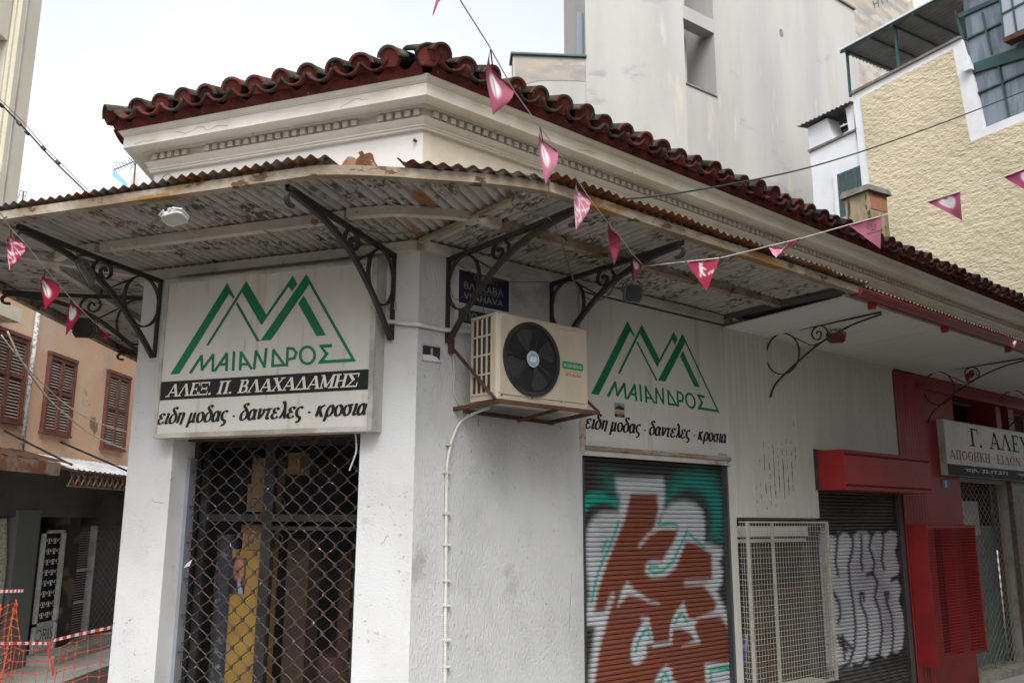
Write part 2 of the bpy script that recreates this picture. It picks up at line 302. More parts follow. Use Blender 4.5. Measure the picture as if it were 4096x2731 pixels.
# slab letters: strokes (x0,y0,x1,y1,width) on a unit-high cell, plus serif bars
T1, T2 = .085, .19
def sf(x, y, w=.17): return (x-w, y, x+w, y, .075)
CAPS = {
 'Α': (.92, [(.10, .03, .46, .97, T1), (.46, .97, .82, .03, T2), (.24, .33, .70, .33, T1), sf(.10, .04), sf(.80, .04)]),
 'Λ': (.92, [(.10, .03, .46, .97, T1), (.46, .97, .82, .03, T2), sf(.10, .04), sf(.80, .04)]),
 'Δ': (.92, [(.10, .03, .46, .97, T1), (.46, .97, .80, .03, T2), (.03, .05, .90, .05, .10)]),
 'Ε': (.78, [(.22, .03, .22, .97, T2), (.05, .96, .72, .96, .08), (.05, .04, .75, .04, .08), (.22, .5, .56, .5, .08), (.70, .96, .70, .76, .07), (.73, .04, .73, .26, .07), (.56, .38, .56, .62, .06)]),
 'Ξ': (.82, [(.08, .95, .74, .95, .1), (.08, .05, .74, .05, .1), (.22, .5, .60, .5, .1), (.08, .95, .08, .74, .07), (.74, .95, .74, .74, .07), (.08, .05, .08, .26, .07), (.74, .05, .74, .26, .07), (.22, .38, .22, .62, .07), (.60, .38, .60, .62, .07)]),
 'Π': (.92, [(.22, .03, .22, .97, T2), (.70, .03, .70, .97, T2), (.04, .96, .88, .96, .08), sf(.22, .04), sf(.70, .04)]),
 'Β': (.80, [(.22, .03, .22, .97, T2), (.05, .96, .50, .96, .08), (.05, .04, .52, .04, .08), (.22, .52, .52, .52, .08), (.50, .96, .62, .86, .14), (.62, .88, .62, .64, .15), (.62, .64, .50, .52, .13), (.52, .52, .68, .40, .14), (.68, .42, .68, .16, .16), (.68, .16, .52, .04, .13)]),
 'Χ': (.88, [(.14, .97, .74, .03, T2), (.74, .97, .14, .03, T1), sf(.16, .96), sf(.72, .96), sf(.14, .04), sf(.74, .04)]),
 'Μ': (1.06, [(.16, .03, .16, .97, T1), (.16, .97, .52, .08, T2), (.52, .08, .88, .97, T1), (.88, .97, .88, .03, T2), sf(.16, .04, .14), sf(.88, .04, .16), sf(.10, .96, .1), sf(.94, .96, .1)]),
 'Η': (.92, [(.20, .03, .20, .97, T2), (.72, .03, .72, .97, T2), (.20, .5, .72, .5, .08), sf(.20, .04), sf(.20, .96), sf(.72, .04), sf(.72, .96)]),
 'Σ': (.80, [(.08, .97, .44, .5, T2), (.44, .5, .08, .04, T1), (.05, .95, .74, .95, .09), (.05, .05, .76, .05, .10), (.73, .95, .73, .72, .07), (.75, .05, .75, .30, .07)]),
 'Γ': (.76, [(.22, .03, .22, .97, T2), (.05, .96, .72, .96, .08), (.70, .96, .70, .70, .08), sf(.22, .04)]),
 'Υ': (.86, [(.43, .03, .43, .5, T2), (.43, .48, .12, .97, T2), (.43, .48, .74, .97, T1), sf(.43, .04), sf(.14, .96), sf(.72, .96)]),
 'Κ': (.88, [(.22, .03, .22, .97, T2), (.22, .42, .70, .97, T1), (.36, .56, .76, .03, T2), sf(.22, .04), sf(.22, .96), sf(.70, .96, .12), sf(.76, .04, .12)]),
 'Ν': (.94, [(.18, .03, .18, .97, T1), (.18, .97, .74, .03, T2), (.74, .03, .74, .97, T1), sf(.18, .04), sf(.12, .96, .1), sf(.74, .96)]),
 'Ι': (.44, [(.22, .03, .22, .97, T2), sf(.22, .04), sf(.22, .96)]),
 'Ο': (.92, None), 'Θ': (.92, [(.32, .5, .60, .5, .09)]), 'Ω': (.94, [(.05, .05, .36, .05, .1), (.58, .05, .89, .05, .1)]),
 '.': (.34, [(.10, .07, .24, .07, .15)]), ' ': (.42, []),
}
def slab_mb(W, txt, s0, s1, z0, z1, off, ital=.0, gap=.02, kern={}):
    L = []; x = 0
    for ch in txt:
        w, st = CAPS[ch]; st = list(st or [])
        if ch in 'ΟΘΩ':
            n = 22; cx_, rx = w/2, w/2-.12
            for k in range(n):
                a, b = 2*math.pi*k/n, 2*math.pi*(k+1)/n
                if ch == 'Ω' and math.sin((a+b)/2) < -.62: continue
                st.append((cx_+rx*math.cos(a), .5+.43*math.sin(a), cx_+rx*math.cos(b), .5+.43*math.sin(b), .08+.11*abs(math.cos((a+b)/2))))
            if ch == 'Ω': st += [(.34, .10, .34, .2, .08), (.60, .10, .60, .2, .08)]
        for q in st: L.append((q[0]+x, q[1], q[2]+x, q[3], q[4]))
        x += w+gap+kern.get(ch, 0)
    mb = MB(); tot = x-gap+ital*.9; e = 0
    for x0, y0, x1, y1, w in L:
        d = Vector((x1-x0, y1-y0)); ln = d.length or 1; d /= ln; nx, ny = -d.y*w/2, d.x*w/2; ex, ey = d.x*.02, d.y*.02
        if abs(y1-y0) > .3: # diagonal/vertical: cut flat at top and bottom
            hw = w/2/abs(d.y) if abs(d.y) > .2 else w/2
            P = [(x0-hw, y0), (x0+hw, y0), (x1+hw, y1), (x1-hw, y1)]
        else: P = [(x0-ex+nx, y0-ey+ny), (x0-ex-nx, y0-ey-ny), (x1+ex-nx, y1+ey-ny), (x1+ex+nx, y1+ey+ny)]
        e += 1
        mb.add([W.w_(s0+(px+ital*py)/tot*(s1-s0), off+e*4e-6, z0+py*(z1-z0)) for px, py in P], [(0, 1, 2, 3)])
    return mb
# brush italics: lower-case Greek drawn with a broad nib (x-height = 1)
LOW = {
 'ε': (.72, [[(.62, .80), (.48, .98), (.22, .93), (.17, .72), (.30, .56), (.50, .53)], [(.46, .53), (.14, .46), (.06, .22), (.22, .01), (.50, .06), (.60, .22)]]),
 'ι': (.40, [[(.10, .90), (.24, .98), (.20, .55), (.13, .15), (.22, .0), (.36, .10)]]),
 'δ': (.80, [[(.66, 1.38), (.52, 1.56), (.30, 1.50), (.28, 1.28), (.52, 1.0), (.68, .62), (.60, .18), (.32, 0), (.10, .18), (.12, .60), (.34, .90), (.52, .90)]]),
 'η': (.78, [[(.06, .88), (.18, .98), (.17, .6), (.10, 0)], [(.16, .65), (.36, .95), (.58, .95), (.60, .66), (.54, .3), (.50, 0), (.46, -.16)]]),
 'μ': (.86, [[(.26, .98), (.20, .5), (.12, -.1), (.05, -.48)], [(.16, .2), (.30, .0), (.48, .12), (.60, .5), (.64, .98)], [(.62, .9), (.58, .3), (.64, .02), (.78, .1)]]),
 'ο': (.76, [[(.40, .98), (.16, .84), (.08, .42), (.22, .04), (.44, .02), (.64, .3), (.62, .76), (.40, .98)]]),
 'α': (.82, [[(.66, .98), (.60, .5), (.40, .08), (.20, .0), (.06, .26), (.14, .76), (.36, .98), (.54, .78), (.58, .4), (.64, .04), (.78, .1)]]),
 'ς': (.68, [[(.60, .84), (.42, .98), (.18, .84), (.08, .5), (.24, .14), (.46, .0), (.50, -.2), (.34, -.42), (.16, -.38)]]),
 'ν': (.72, [[(.04, .90), (.18, .96), (.20, .5), (.22, .02)], [(.22, .02), (.46, .36), (.60, .72), (.52, .98)]]),
 'τ': (.62, [[(.03, .80), (.14, .94), (.40, .94), (.62, .98)], [(.34, .93), (.26, .5), (.22, .12), (.34, .0), (.46, .1)]]),
 'λ': (.74, [[(.10, 1.42), (.24, 1.55), (.36, 1.3), (.46, .7), (.56, .1), (.68, .04)], [(.42, .84), (.30, .4), (.08, .0)]]),
 'κ': (.82, [[(.24, 1.0), (.16, .5), (.10, 0)], [(.18, .45), (.40, .82), (.58, 1.0), (.68, .90)], [(.30, .58), (.44, .30), (.56, .02), (.70, .08)]]),
 'ρ': (.80, [[(.04, -.48), (.12, 0), (.18, .56), (.36, .94), (.56, .94), (.68, .62), (.56, .16), (.34, .0), (.16, .14)]]),
 'σ': (.84, [[(.84, .92), (.50, .94), (.20, .84), (.08, .40), (.22, .04), (.44, .02), (.62, .3), (.60, .72), (.46, .92)]]),
 '-': (.52, [[(.12, .42), (.38, .44)]]), ' ': (.30, []),
}
def brush_mb(W, txt, s0, s1, zb, xh, off, w=.20, ital=.16, z1=None):
    z1 = zb if z1 is None else z1
    G = []; x = 0
    for ch in txt:
        adv, st = LOW[ch]
        for p in st: G.append([(a+x, b) for a, b in p])
        x += adv+.03
    tot = x; mb = MB(); e = 0; sc = (s1-s0)/tot
    for p in G:
        q = smooth_pts([(a, b, 0) for a, b in p], 5); left = []; right = []
        for i, v in enumerate(q):
            t = (q[min(i+1, len(q)-1)]-q[max(i-1, 0)]); ln = t.length or 1; t /= ln
            ang = math.atan2(t.y, t.x); ww = w*(.42+.58*abs(math.sin(ang-.35)))/2*(.75 if i in (0, len(q)-1) else 1)
            nx, ny = -t.y*ww*1.15, t.x*ww
            for lst, sg in ((left, 1), (right, -1)):
                a, b = v.x+nx*sg, v.y+ny*sg; s = s0+(a+ital*b)*sc
                lst.append((s, zb+(z1-zb)*(s-s0)/(s1-s0)+b*xh))
        for i in range(len(q)-1):
            e += 1
            mb.add([W.w_(s_, off+e*3e-6, z_) for s_, z_ in (left[i], right[i], right[i+1], left[i+1])], [(0, 1, 2, 3)])
    return mb
def inpoly(X, Y, P):
    ins = np.zeros(X.shape, bool); n = len(P); j = n-1
    for i in range(n):
        xi, yi = P[i]; xj, yj = P[j]
        if yi != yj:
            c = ((yi > Y) != (yj > Y)) & (X < (xj-xi)*(Y-yi)/(yj-yi)+xi); ins ^= c
        j = i
    return ins
def sdist(X, Y, P, closed=True):
    d = np.full(X.shape, 1e9); n = len(P)
    for i in range(n if closed else n-1):
        ax, ay = P[i]; bx, by = P[(i+1) % n]; vx, vy = bx-ax, by-ay; L2 = vx*vx+vy*vy or 1e-9
        t = np.clip(((X-ax)*vx+(Y-ay)*vy)/L2, 0, 1); d = np.minimum(d, np.hypot(X-ax-t*vx, Y-ay-t*vy))
    return d
def rpoly(P, n=5): # rounded closed outline
    P = [Vector((a, b, 0)) for a, b in P]; m = len(P); out = []
    for i in range(m):
        p0, p1, p2, p3 = P[i-1], P[i], P[(i+1) % m], P[(i+2) % m]
        for k in range(n):
            t = k/n; v = .5*((2*p1)+(p2-p0)*t+(2*p0-5*p1+4*p2-p3)*t*t+(3*p1-p0-3*p2+p3)*t**3); out.append((v.x, v.y))
    return out
def paint(X, Y, base, layers):
    """layers: ('fill', colour, polygon, soft, alpha) or ('line', colour, polyline, width, soft, alpha)"""
    C_ = np.empty(X.shape+(4,)); C_[..., 3] = 1; C_[..., :3] = base
    for l in layers:
        if l[0] == 'fill':
            _, c, P, soft, al = l; d = sdist(X, Y, P)*np.where(inpoly(X, Y, P), 1, -1); a = np.clip(d/soft*.5+.5, 0, 1)*al
        else:
            _, c, P, w, soft, al = l; d = w/2-sdist(X, Y, P, False); a = np.clip(d/soft*.5+.5, 0, 1)*al
        a = a[..., None]; C_[..., :3] = C_[..., :3]*(1-a)+np.array(c)*a
    return C_

# ================================================================ THE STREET
ground = MB().quad((-60, -20, -.42), (60, -20, -.42), (60, 160, -.42), (-60, 160, -.42)); struct('ground', ground, K['asphalt'])
struct('pavement', MB().prism([Vector((-6.4, 6, -.43)), Vector((-5.24, 6, -.43)), Vector((-5.24, 60, -.43)), Vector((-6.4, 60, -.43))], [Vector((-6.4, 6, -.2)), Vector((-5.24, 6, -.2)), Vector((-5.24, 60, -.2)), Vector((-6.4, 60, -.2))]), K['pave'])
kerb = tag(link('kerb', None, Matrix.Translation((-5.1, 10, -.35))), kind='structure')
y = 8.0
while y < 26:
    l = random.uniform(.85, 1.1); part('kerb_stone', MB().box((-5.235, y, -.43), (-5.03+random.uniform(-.01, .01), y+l-.015, -.19+random.uniform(-.008, .008))), K['pave'], kerb); y += l
# shop pavement
def off_path(o): # outline of the corner shop, `o` metres out from the wall
    def mit(Wa, Wb, P):
        b = (Wa.n+Wb.n); b = b/(1+Wa.n.dot(Wb.n)); return P+b*o
    return [WT.w_(14, o, 0), mit(WT, WL, C1), mit(WL, WR, O), WR.w_(15.6, o, 0)]
p0, p1 = off_path(0.0), off_path(1.1)
struct('shop_pavement', MB().prism([Vector((a.x, a.y, -.43)) for a in p0+p1[::-1]], [Vector((a.x, a.y, -.40)) for a in p0+p1[::-1]]), K['pave'])

# ================================================================ THE CORNER SHOP
shop = thing('corner_shop', 'single storey white corner shop with red tiled eaves and a dentil cornice', 'shop building', Matrix.Translation(O))
def plan(P, z0, z1): return MB().prism([Vector((p.x, p.y, z0)) for p in P], [Vector((p.x, p.y, z1)) for p in P])
pin = off_path(-.3)
ST, SM = K['stucco'], K['stucco_smooth']
part('corner_pillar', plan([WL.w_(.43, 0, 0), O, pin[2], WL.w_(.43, -.3, 0)], -.35, 3.50), K['stucco_smooth'], shop)
part('rough_wall', plan([O, WR.w_(1.63, 0, 0), WR.w_(1.63, -.3, 0), pin[2]], -.35, 3.50), ST, shop)
part('left_pillar', plan([WL.w_(2.07, 0, 0), C1, pin[1], WL.w_(2.07, -.3, 0)], -.35, 3.50), SM, shop)
part('side_wall', plan([C1, WT.w_(14, 0, 0), pin[0], pin[1]], -.35, 4.5), SM, shop)
part('lintel', wbox(WL, .43, 2.07, -.3, -.002, 2.22, 3.5), SM, shop)
part('upper_wall', plan([C1, O, pin[2], pin[1]], 3.5, 4.5), K['upper_white'], shop)
part('upper_wall', plan([O, WR.w_(15.6, 0, 0), pin[3], pin[2]], 3.5, 4.5), K['upper_cream'], shop, label='cream painted upper wall')
# wall behind the panelling, with the openings of the second shutter and window
bk = MB()
for a in ((1.63, 3.58, 2.13, 3.5), (3.58, 5.1, 1.62, 3.5), (5.1, 6.95, 1.93, 3.5), (3.58, 3.66, -.4, 1.62), (4.98, 5.1, -.4, 1.62), (6.95, 8.62, -.4, 3.5), (3.66, 4.98, -.4, .05)):
    wbox(WR, a[0], a[1], -.3, -.012, a[2], a[3], bk)
part('backing_wall', bk, K['gap'], shop)
part('inner_floor', plan([WL.w_(.1, -.3, 0), WL.w_(2.4, -.3, 0), WL.w_(3.0, -3.5, 0), WR.w_(8, -3, 0)], -.3, -.25), K['interior'], shop)
# room behind the door grille
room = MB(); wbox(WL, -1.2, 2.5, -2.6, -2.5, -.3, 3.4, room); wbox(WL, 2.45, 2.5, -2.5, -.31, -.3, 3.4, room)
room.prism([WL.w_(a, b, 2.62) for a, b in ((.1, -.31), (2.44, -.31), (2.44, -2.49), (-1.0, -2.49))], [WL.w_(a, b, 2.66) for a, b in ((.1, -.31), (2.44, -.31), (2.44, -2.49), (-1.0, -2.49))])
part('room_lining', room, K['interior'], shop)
# cornice
prof = [(-.02, 4.44), (.035, 4.44), (.035, 4.452), (.048, 4.458), (.048, 4.468), (.036, 4.474), (.075, 4.518), (.038, 4.522), (.038, 4.585), (.085, 4.588), (.085, 4.604), (.22, 4.60), (.22, 4.694), (.230, 4.698), (.230, 4.704), (.238, 4.707), (.262, 4.734), (.262, 4.742), (-.02, 4.742)]
zc = [Vector((p.x, p.y, 0)) for p in off_path(0)]
def sweep_out(path, prof):
    mb = MB(); n = len(prof); vs = []
    for i, p in enumerate(path):
        for a, b in prof:
            q = off_path(a)[i]; vs.append(Vector((q.x, q.y, b)))
    return vs, n
vs, n = sweep_out(zc, prof)
def corn(i0, i1, mat):
    mb = MB(); V = vs[i0*n:(i1+1)*n]; m = i1-i0+1
    mb.add(V, [(i*n+j, i*n+(j+1) % n, (i+1)*n+(j+1) % n, (i+1)*n+j) for i in range(m-1) for j in range(n)]+[tuple(range(n)), tuple((m-1)*n+j for j in range(n))])
    part('cornice', mb, mat, shop)
corn(0, 2, K['cornice']); corn(2, 3, K['fascia_r'])
# dentils, one by one
def dentils(W, s0, s1, pitch, skip=()):
    w = pitch*.58
    me = MB().box((-w/2, 0, 0), (w/2, .045, .044)).mesh('dentil', K['dentil'])
    s = s0
    while s < s1:
        if not any(a < s < b for a, b in skip): inst('dentil', me, W.at(s, .082, 4.530+random.uniform(-.002, .002)), shop)
        s += pitch
gaps = [WL.hit(x, y, .07)[0] for x, y in ((765, 620), (805, 610), (1425, 470), (1500, 455))]
dentils(WL, .02, 2.5, .0755, ((gaps[1], gaps[0]), (gaps[3], gaps[2])))
dentils(WR, .06, 14.5, .079)
# eave: red mortar, channel tiles, cover tiles
SLOPE = R_(22)
def eave(W, s0, s1, TP, zoff=0):
    mb = MB(); N = int((s1-s0)/TP*12)+1; ra = []; rb = []; rc = []; rd = []
    for i in range(N+1):
        s = s0+(s1-s0)*i/N; ph = (s-s0)/TP*2*math.pi; zt = 4.805+.042*math.cos(ph)+zoff
        ra.append(W.w_(s, .268, 4.736)); rb.append(W.w_(s, .315, zt)); rc.append(W.w_(s, .0, zt)); rd.append(W.w_(s, .0, 4.736))
    mb.grid([ra, rb, rc, rd, ra]); return mb
def arc_tile(r0, r1, L, up, th=.016, n=10, a0=8):
    """half-barrel tile: mouth at y=0 going back to y=L"""
    mb = MB(); rings = []
    for k, y_ in enumerate((0, L)):
        r = (r0, r1)[k]; rw = []
        for q in (r, r-th):
            for i in range(n+1):
                a = R_(a0)+(math.pi-2*R_(a0))*i/n*1.0; rw.append(Vector((q*math.cos(a), y_, (q*math.sin(a) if up else -q*math.sin(a)))))
        rings.append(rw)
    m = n+1; V = rings[0]+rings[1]; f = []
    for i in range(n):
        f += [(i, i+1, 2*m+i+1, 2*m+i), (m+i+1, m+i, 3*m+i, 3*m+i+1), (i+1, i, m+i, m+i+1), (2*m+i, 2*m+i+1, 3*m+i+1, 3*m+i)]
    f += [(0, m, 3*m, 2*m), (n, n+2*m, n+3*m, n+m)]
    return mb.add(V, f)
cover = arc_tile(.092, .07, .42, True).mesh('cover_tile', K['tile'], smooth=True)
pan = arc_tile(.122, .10, .42, False, .018, a0=20).mesh('channel_tile', K['tile_red'], smooth=True)
capm = MB(); cn = 12
capm.prism([Vector((.079*math.cos(math.pi*i/cn), .06, .077*math.sin(math.pi*i/cn))) for i in range(cn+1)]+[Vector((-.05, .06, -.05)), Vector((.05, .06, -.05))], [Vector((.074*math.cos(math.pi*i/cn), .012, .070*math.sin(math.pi*i/cn))) for i in range(cn+1)]+[Vector((-.045, .02, -.05)), Vector((.045, .02, -.05))])
capm = capm.mesh('tile_mouth_mortar', K['mortar_red'])
lip = MB(); lr = []
for i in range(9):
    a = R_(10)+(math.pi-R_(20))*i/8; lr.append((math.cos(a), math.sin(a)))
lip.grid([[Vector((.093*c, y_, .093*s_)) for c, s_ in lr] for y_ in (-.002, .022)]); lip.grid([[Vector((q*c, -.003, q*s_)) for c, s_ in lr] for q in (.075, .0935)])
lipm = lip.mesh('painted_tile_rim', K['tile_red'], smooth=True)
def tiles(W, s0, s1, TP, zs=lambda s: 0):
    k = 0; s = s0
    while s < s1:
        j = random.uniform
        M = W.at(s+j(-.012, .012), .372+j(-.02, .02), 4.835+zs(s)+j(-.010, .012), j(-.09, .09)) @ Matrix.Rotation(SLOPE+j(-.06, .05), 4, 'X')
        M = M @ Matrix.Rotation(j(-.10, .10), 4, 'Y') @ Matrix.Diagonal((j(.94, 1.06), 1, j(.92, 1.1), 1))
        inst('cover_tile', cover, M, shop); inst('tile_mouth_mortar', capm, M, shop); inst('painted_tile_rim', lipm, M @ Matrix.Diagonal((1.01, 1, 1.01, 1)), shop)
        M = W.at(s+TP/2, .40+j(-.01, .01), 4.886+zs(s)+j(-.004, .004), j(-.04, .04)) @ Matrix.Rotation(SLOPE, 4, 'X')
        inst('channel_tile', pan, M, shop); s += TP; k += 1
part('eave_mortar', eave(WL, -.124, 2.68, .228), K['mortar_red'], shop)
part('eave_mortar', eave(WR, -.13, 15.6, .245), K['mortar_red'], shop)
part('eave_mortar', eave(WT, -.17, 2.5, .235), K['mortar_red'], shop)
tiles(WL, .104, 2.60, .228); tiles(WR, -.13, 12.8, .245); tiles(WT, .05, 1.2, .235)
bis = (WL.n+WR.n).normalized(); hipM = Matrix.Translation(O+bis*.40+Vector((0, 0, 4.82))) @ Matrix.Rotation(math.atan2(-bis.y, -bis.x)-math.pi/2, 4, 'Z') @ Matrix.Rotation(R_(10), 4, 'X')
inst('hip_tile', arc_tile(.10, .085, .45, True).mesh('hip_tile', K['tile'], smooth=True), hipM, shop)
inst('tile_mouth_mortar', capm, hipM @ Matrix.Diagonal((1.1, 1, 1.1, 1)), shop)
b1 = (WL.n+WT.n).normalized(); hm = Matrix.Translation(C1+b1*.42+Vector((0, 0, 4.835))) @ Matrix.Rotation(math.atan2(-b1.y, -b1.x)-math.pi/2, 4, 'Z') @ Matrix.Rotation(R_(12), 4, 'X')
inst('hip_tile', bpy.data.meshes['hip_tile'], hm, shop); inst('tile_mouth_mortar', capm, hm @ Matrix.Diagonal((1.1, 1, 1.1, 1)), shop)
# roof slopes
q0, q1 = off_path(.30), off_path(-2.6)
rf = MB()
for i in range(3): rf.quad(*[Vector((a.x, a.y, z)) for a, z in ((q0[i], 4.86), (q0[i+1], 4.86), (q1[i+1], 5.42), (q1[i], 5.42))])
q2 = off_path(0); rf.add([Vector((a.x, a.y, 4.76)) for a in q2]+[Vector((WR.w_(15.6, -6, 0).x, WR.w_(15.6, -6, 0).y, 4.76))], [(0, 1, 2, 3, 4)])
part('roof', rf, K['tile'], shop)
hook = MB().tube([WL.w_(.055, 0, 4.36), WL.w_(.055, .03, 4.36), WL.w_(.055, .035, 4.345)], .009); part('wall_eye', hook, K['rust'], shop)

# chimney on the tiled roof
def chimney():
    P = atY(3480, 1015, 13.2); M = Matrix.Translation((P.x, P.y, 5.0)) @ Matrix.Rotation(R_(30), 4, 'Z')
    t = thing('chimney', 'stained plaster chimney with flat cap behind the tiled eave', 'chimney', M)
    T = lambda v: M @ v
    part('stack', MB().box((-.22, -.22, -.4), (.22, .22, 1.66), T), K['chim'], t)
    part('exposed_bricks', MB().box((-.19, -.228, 1.38), (.17, -.215, 1.62), T), K['brick'], t)
    cp_ = MB(); cp_.prism([M @ Vector(p) for p in ((-.28, -.28, 1.661), (.28, -.28, 1.661), (.28, .28, 1.661), (-.28, .28, 1.661))], [M @ Vector(p) for p in ((-.25, -.25, 1.76), (.25, -.25, 1.76), (.25, .25, 1.78), (-.25, .25, 1.78))])
    part('cap_stone', cp_, K['slab'], t)
chimney()

# ================================================================ CANOPY
can = thing('corrugated_canopy', 'rusty corrugated iron canopy wrapping round the shop corner', 'canopy', Matrix.Translation(O+Vector((0, 0, 3.5))))
PIT = .0762; AMP = .0115
nu = lambda a, Wa, Wb: (Wa.n*(1-a)+Wb.n*a).normalized()
def arc(W0, W1, P, rfun, z, n=14):
    a0 = math.atan2(W0.n.y, W0.n.x); a1 = math.atan2(W1.n.y, W1.n.x)
    if a1 < a0-math.pi: a1 += 2*math.pi
    if a1 > a0+math.pi: a1 -= 2*math.pi
    out = []
    for i in range(n+1):
        t = i/n; a = a0+(a1-a0)*t; r = rfun(2*t-1); out.append(Vector((P.x+r*math.cos(a), P.y+r*math.sin(a), z)))
    return out
OUT = 1.34
rT = lambda u: 1.42-.04*u; rO = lambda u: 1.21+.13*abs(u)**1.6
def outer_path(z, d=0, n=14):
    return [WT.w_(10, 1.46+d, z)]+arc(WT, WL, C1, lambda u: rT(u)+d, z, n)+arc(WL, WR, O, lambda u: rO(u)+d, z, n)+[WR.w_(3.72, 1.36+d, z)]
def bar(path, w, h, mat, name, z0=0, lab=None):
    return part(name, MB().sweep(path, [(-w/2, 0), (w/2, 0), (w/2, h), (-w/2, h)]), mat, can, label=lab)
op = outer_path(3.556)
kL = 1+15; kR = kL+15
bar(op[:kL], .065, .060, K['timber'], 'edge_beam'); bar(op[kL-1:kR], .065, .060, K['timber'], 'edge_beam'); bar(op[kR-1:], .068, .062, K['timber'], 'edge_beam')
mid = [WT.w_(10, .68, 3.545)]+arc(WT, WL, C1, lambda u: .66, 3.545, 5)[1:-1]+[WL.w_(2.35, .65, 3.545)]
bar(mid, .06, .065, K['timber_clean'], 'middle_beam'); bar([WL.w_(2.30, .65, 3.545), WL.w_(.22, .66, 3.535)], .06, .065, K['timber_clean'], 'middle_beam')
bar([WL.w_(.20, .67, 3.55)]+arc(WL, WR, O, lambda u: .60+.05*abs(u), 3.55, 8)[1:-1]+[WR.w_(.2, .66, 3.55)], .06, .06, K['timber_clean'], 'middle_beam')
bar([WR.w_(.22, .66, 3.545), WR.w_(3.55, .66, 3.545)], .07, .075, K['timber'], 'middle_beam')
bar([WT.w_(10, .03, 3.50), WT.w_(0.02, .03, 3.50)], .055, .07, K['timber_clean'], 'wall_plate'); bar([WL.w_(2.48, .03, 3.50), WL.w_(0, .03, 3.50)], .055, .07, K['timber_clean'], 'wall_plate'); bar([WR.w_(0.0, .03, 3.50), WR.w_(3.55, .03, 3.50)], .055, .07, K['timber_clean'], 'wall_plate')
b1d = b1
bar([C1+b1d*.05+Vector((0, 0, 3.53)), C1+b1d*1.50+Vector((0, 0, 3.535))], .075, .03, K['timber_clean'], 'hip_rafter')
bar([WR.w_(-.03, .05, 3.545), WR.w_(-.05, 1.17, 3.55)], .05, .025, K['timber'], 'hip_rafter')
# corrugated sheets: columns from an inner line to an outer line
def sheetz(off): return 3.588+.055*off/1.4
def sheet(W, s0, s1, inner, outer, name, ztop=0, warp=0.0, curl=0, edge=None):
    n = max(8, int((s1-s0)/PIT*10)); rows = [[], [], [], [], []]
    for i in range(n+1):
        s = s0+(s1-s0)*i/n; a, b = inner(s), outer(s)
        if b <= a+.02: b = a+.02
        for k, t in enumerate((0, .35, .7, .93, 1.0)):
            off = a+(b-a)*t; z = sheetz(off)+ztop+AMP*math.cos(2*math.pi*s/PIT)+warp*math.sin(s*5+t*3)
            if t == 1.0: z += curl*(0.5+.5*math.sin(s*17))
            rows[k].append(W.w_(s, off, z))
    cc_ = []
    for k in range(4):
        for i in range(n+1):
            s = s0+(s1-s0)*i/n; g = max(0, math.cos(2*math.pi*s/PIT)-.1)/.9; q = 1-.72*g*(.75+.25*math.sin(s*31+k*2)); cc_.append((.37*q, .355*q, .33*q, 1))  # upper grooves darkened in the colour: dirt plus shade the flat lighting leaves weak
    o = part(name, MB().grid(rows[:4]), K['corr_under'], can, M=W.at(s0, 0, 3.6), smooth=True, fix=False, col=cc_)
    e = part('sheet_edge', MB().grid(rows[3:]), edge or K['corr_top'], o, M=WM[o.name], smooth=True, fix=False)
def arcout(W, P, rf, Wa, Wb):
    """outer edge of the rounded corner in the frame of wall W (P at s=0), for a column at s"""
    poly = [((q-P).dot(W.d), (q-P).dot(W.n)) for q in arc(Wa, Wb, P, lambda u: rf(u)+.085, 0, 24)]
    def f(s):
        best = None
        for (a, oa), (b, ob) in zip(poly[:-1], poly[1:]):
            if (a-s)*(b-s) <= 0 and a != b:
                o_ = oa+(ob-oa)*(s-a)/(b-a); best = o_ if best is None else max(best, o_)
        return best
    return f
fo = arcout(WL, O, rO, WL, WR); nr = WR.n
def hipL(s): # offset (L frame) of the seam that runs out from the corner along the right wall's normal
    sx, ox = nr.dot(WL.d), nr.dot(WL.n); return s*ox/sx
smin = min(((q-O).dot(WL.d)) for q in arc(WL, WR, O, lambda u: rO(u)+.085, 0, 24))
SH = .80
edges = [2.5]
while edges[-1] > SH*1.4: edges.append(edges[-1]-SH*random.uniform(.93, 1.03))
edges.append(0)
for a, b in zip(edges[1:], edges[:-1]):
    sheet(WL, a, b+.03, lambda s: -.0, lambda s: 1.43+.008*math.sin(s*9), 'corrugated_sheet', .001+.004*(edges.index(a) % 2), .001)
# wedge sheets at the corner
def innerL(s): return max(0, hipL(s)) if s < 0 else 0
cuts = [.03, -.42, smin+.03]
for b, a in zip(cuts[:-1], cuts[1:]):
    sheet(WL, a, b, innerL, lambda s: ((fo(s) or innerL(s)+.02)-(.19 if -.45 < s < -.09 else 0)), 'corrugated_sheet', .003, .001)
e = [0]
while e[-1] < 3.6: e.append(min(e[-1]+SH*random.uniform(.93, 1.03), 3.72))
for a, b in zip(e[:-1], e[1:]): sheet(WR, a, b+.04, lambda s: -.0, lambda s: 1.44+.01*math.sin(s*7), 'corrugated_sheet', .002+.006*(e.index(a) % 2), .001, curl=.006, edge=K['corr_rust'] if a < 2.3 else None)
ft = arcout(WL, C1, rT, WT, WL)
sx1 = max(((q-C1).dot(WL.d)) for q in arc(WT, WL, C1, lambda u: rT(u)+.085, 0, 24)); hx, ho = b1.dot(WL.d), b1.dot(WL.n)
C1W = Wall(C1, dL, True)
for a, b in ((0, .65), (.65, min(sx1, hx*1.6))):
    sheet(C1W, a, b, lambda s: s*ho/hx, lambda s: (ft(s) or s*ho/hx+.02), 'corrugated_sheet', .003)
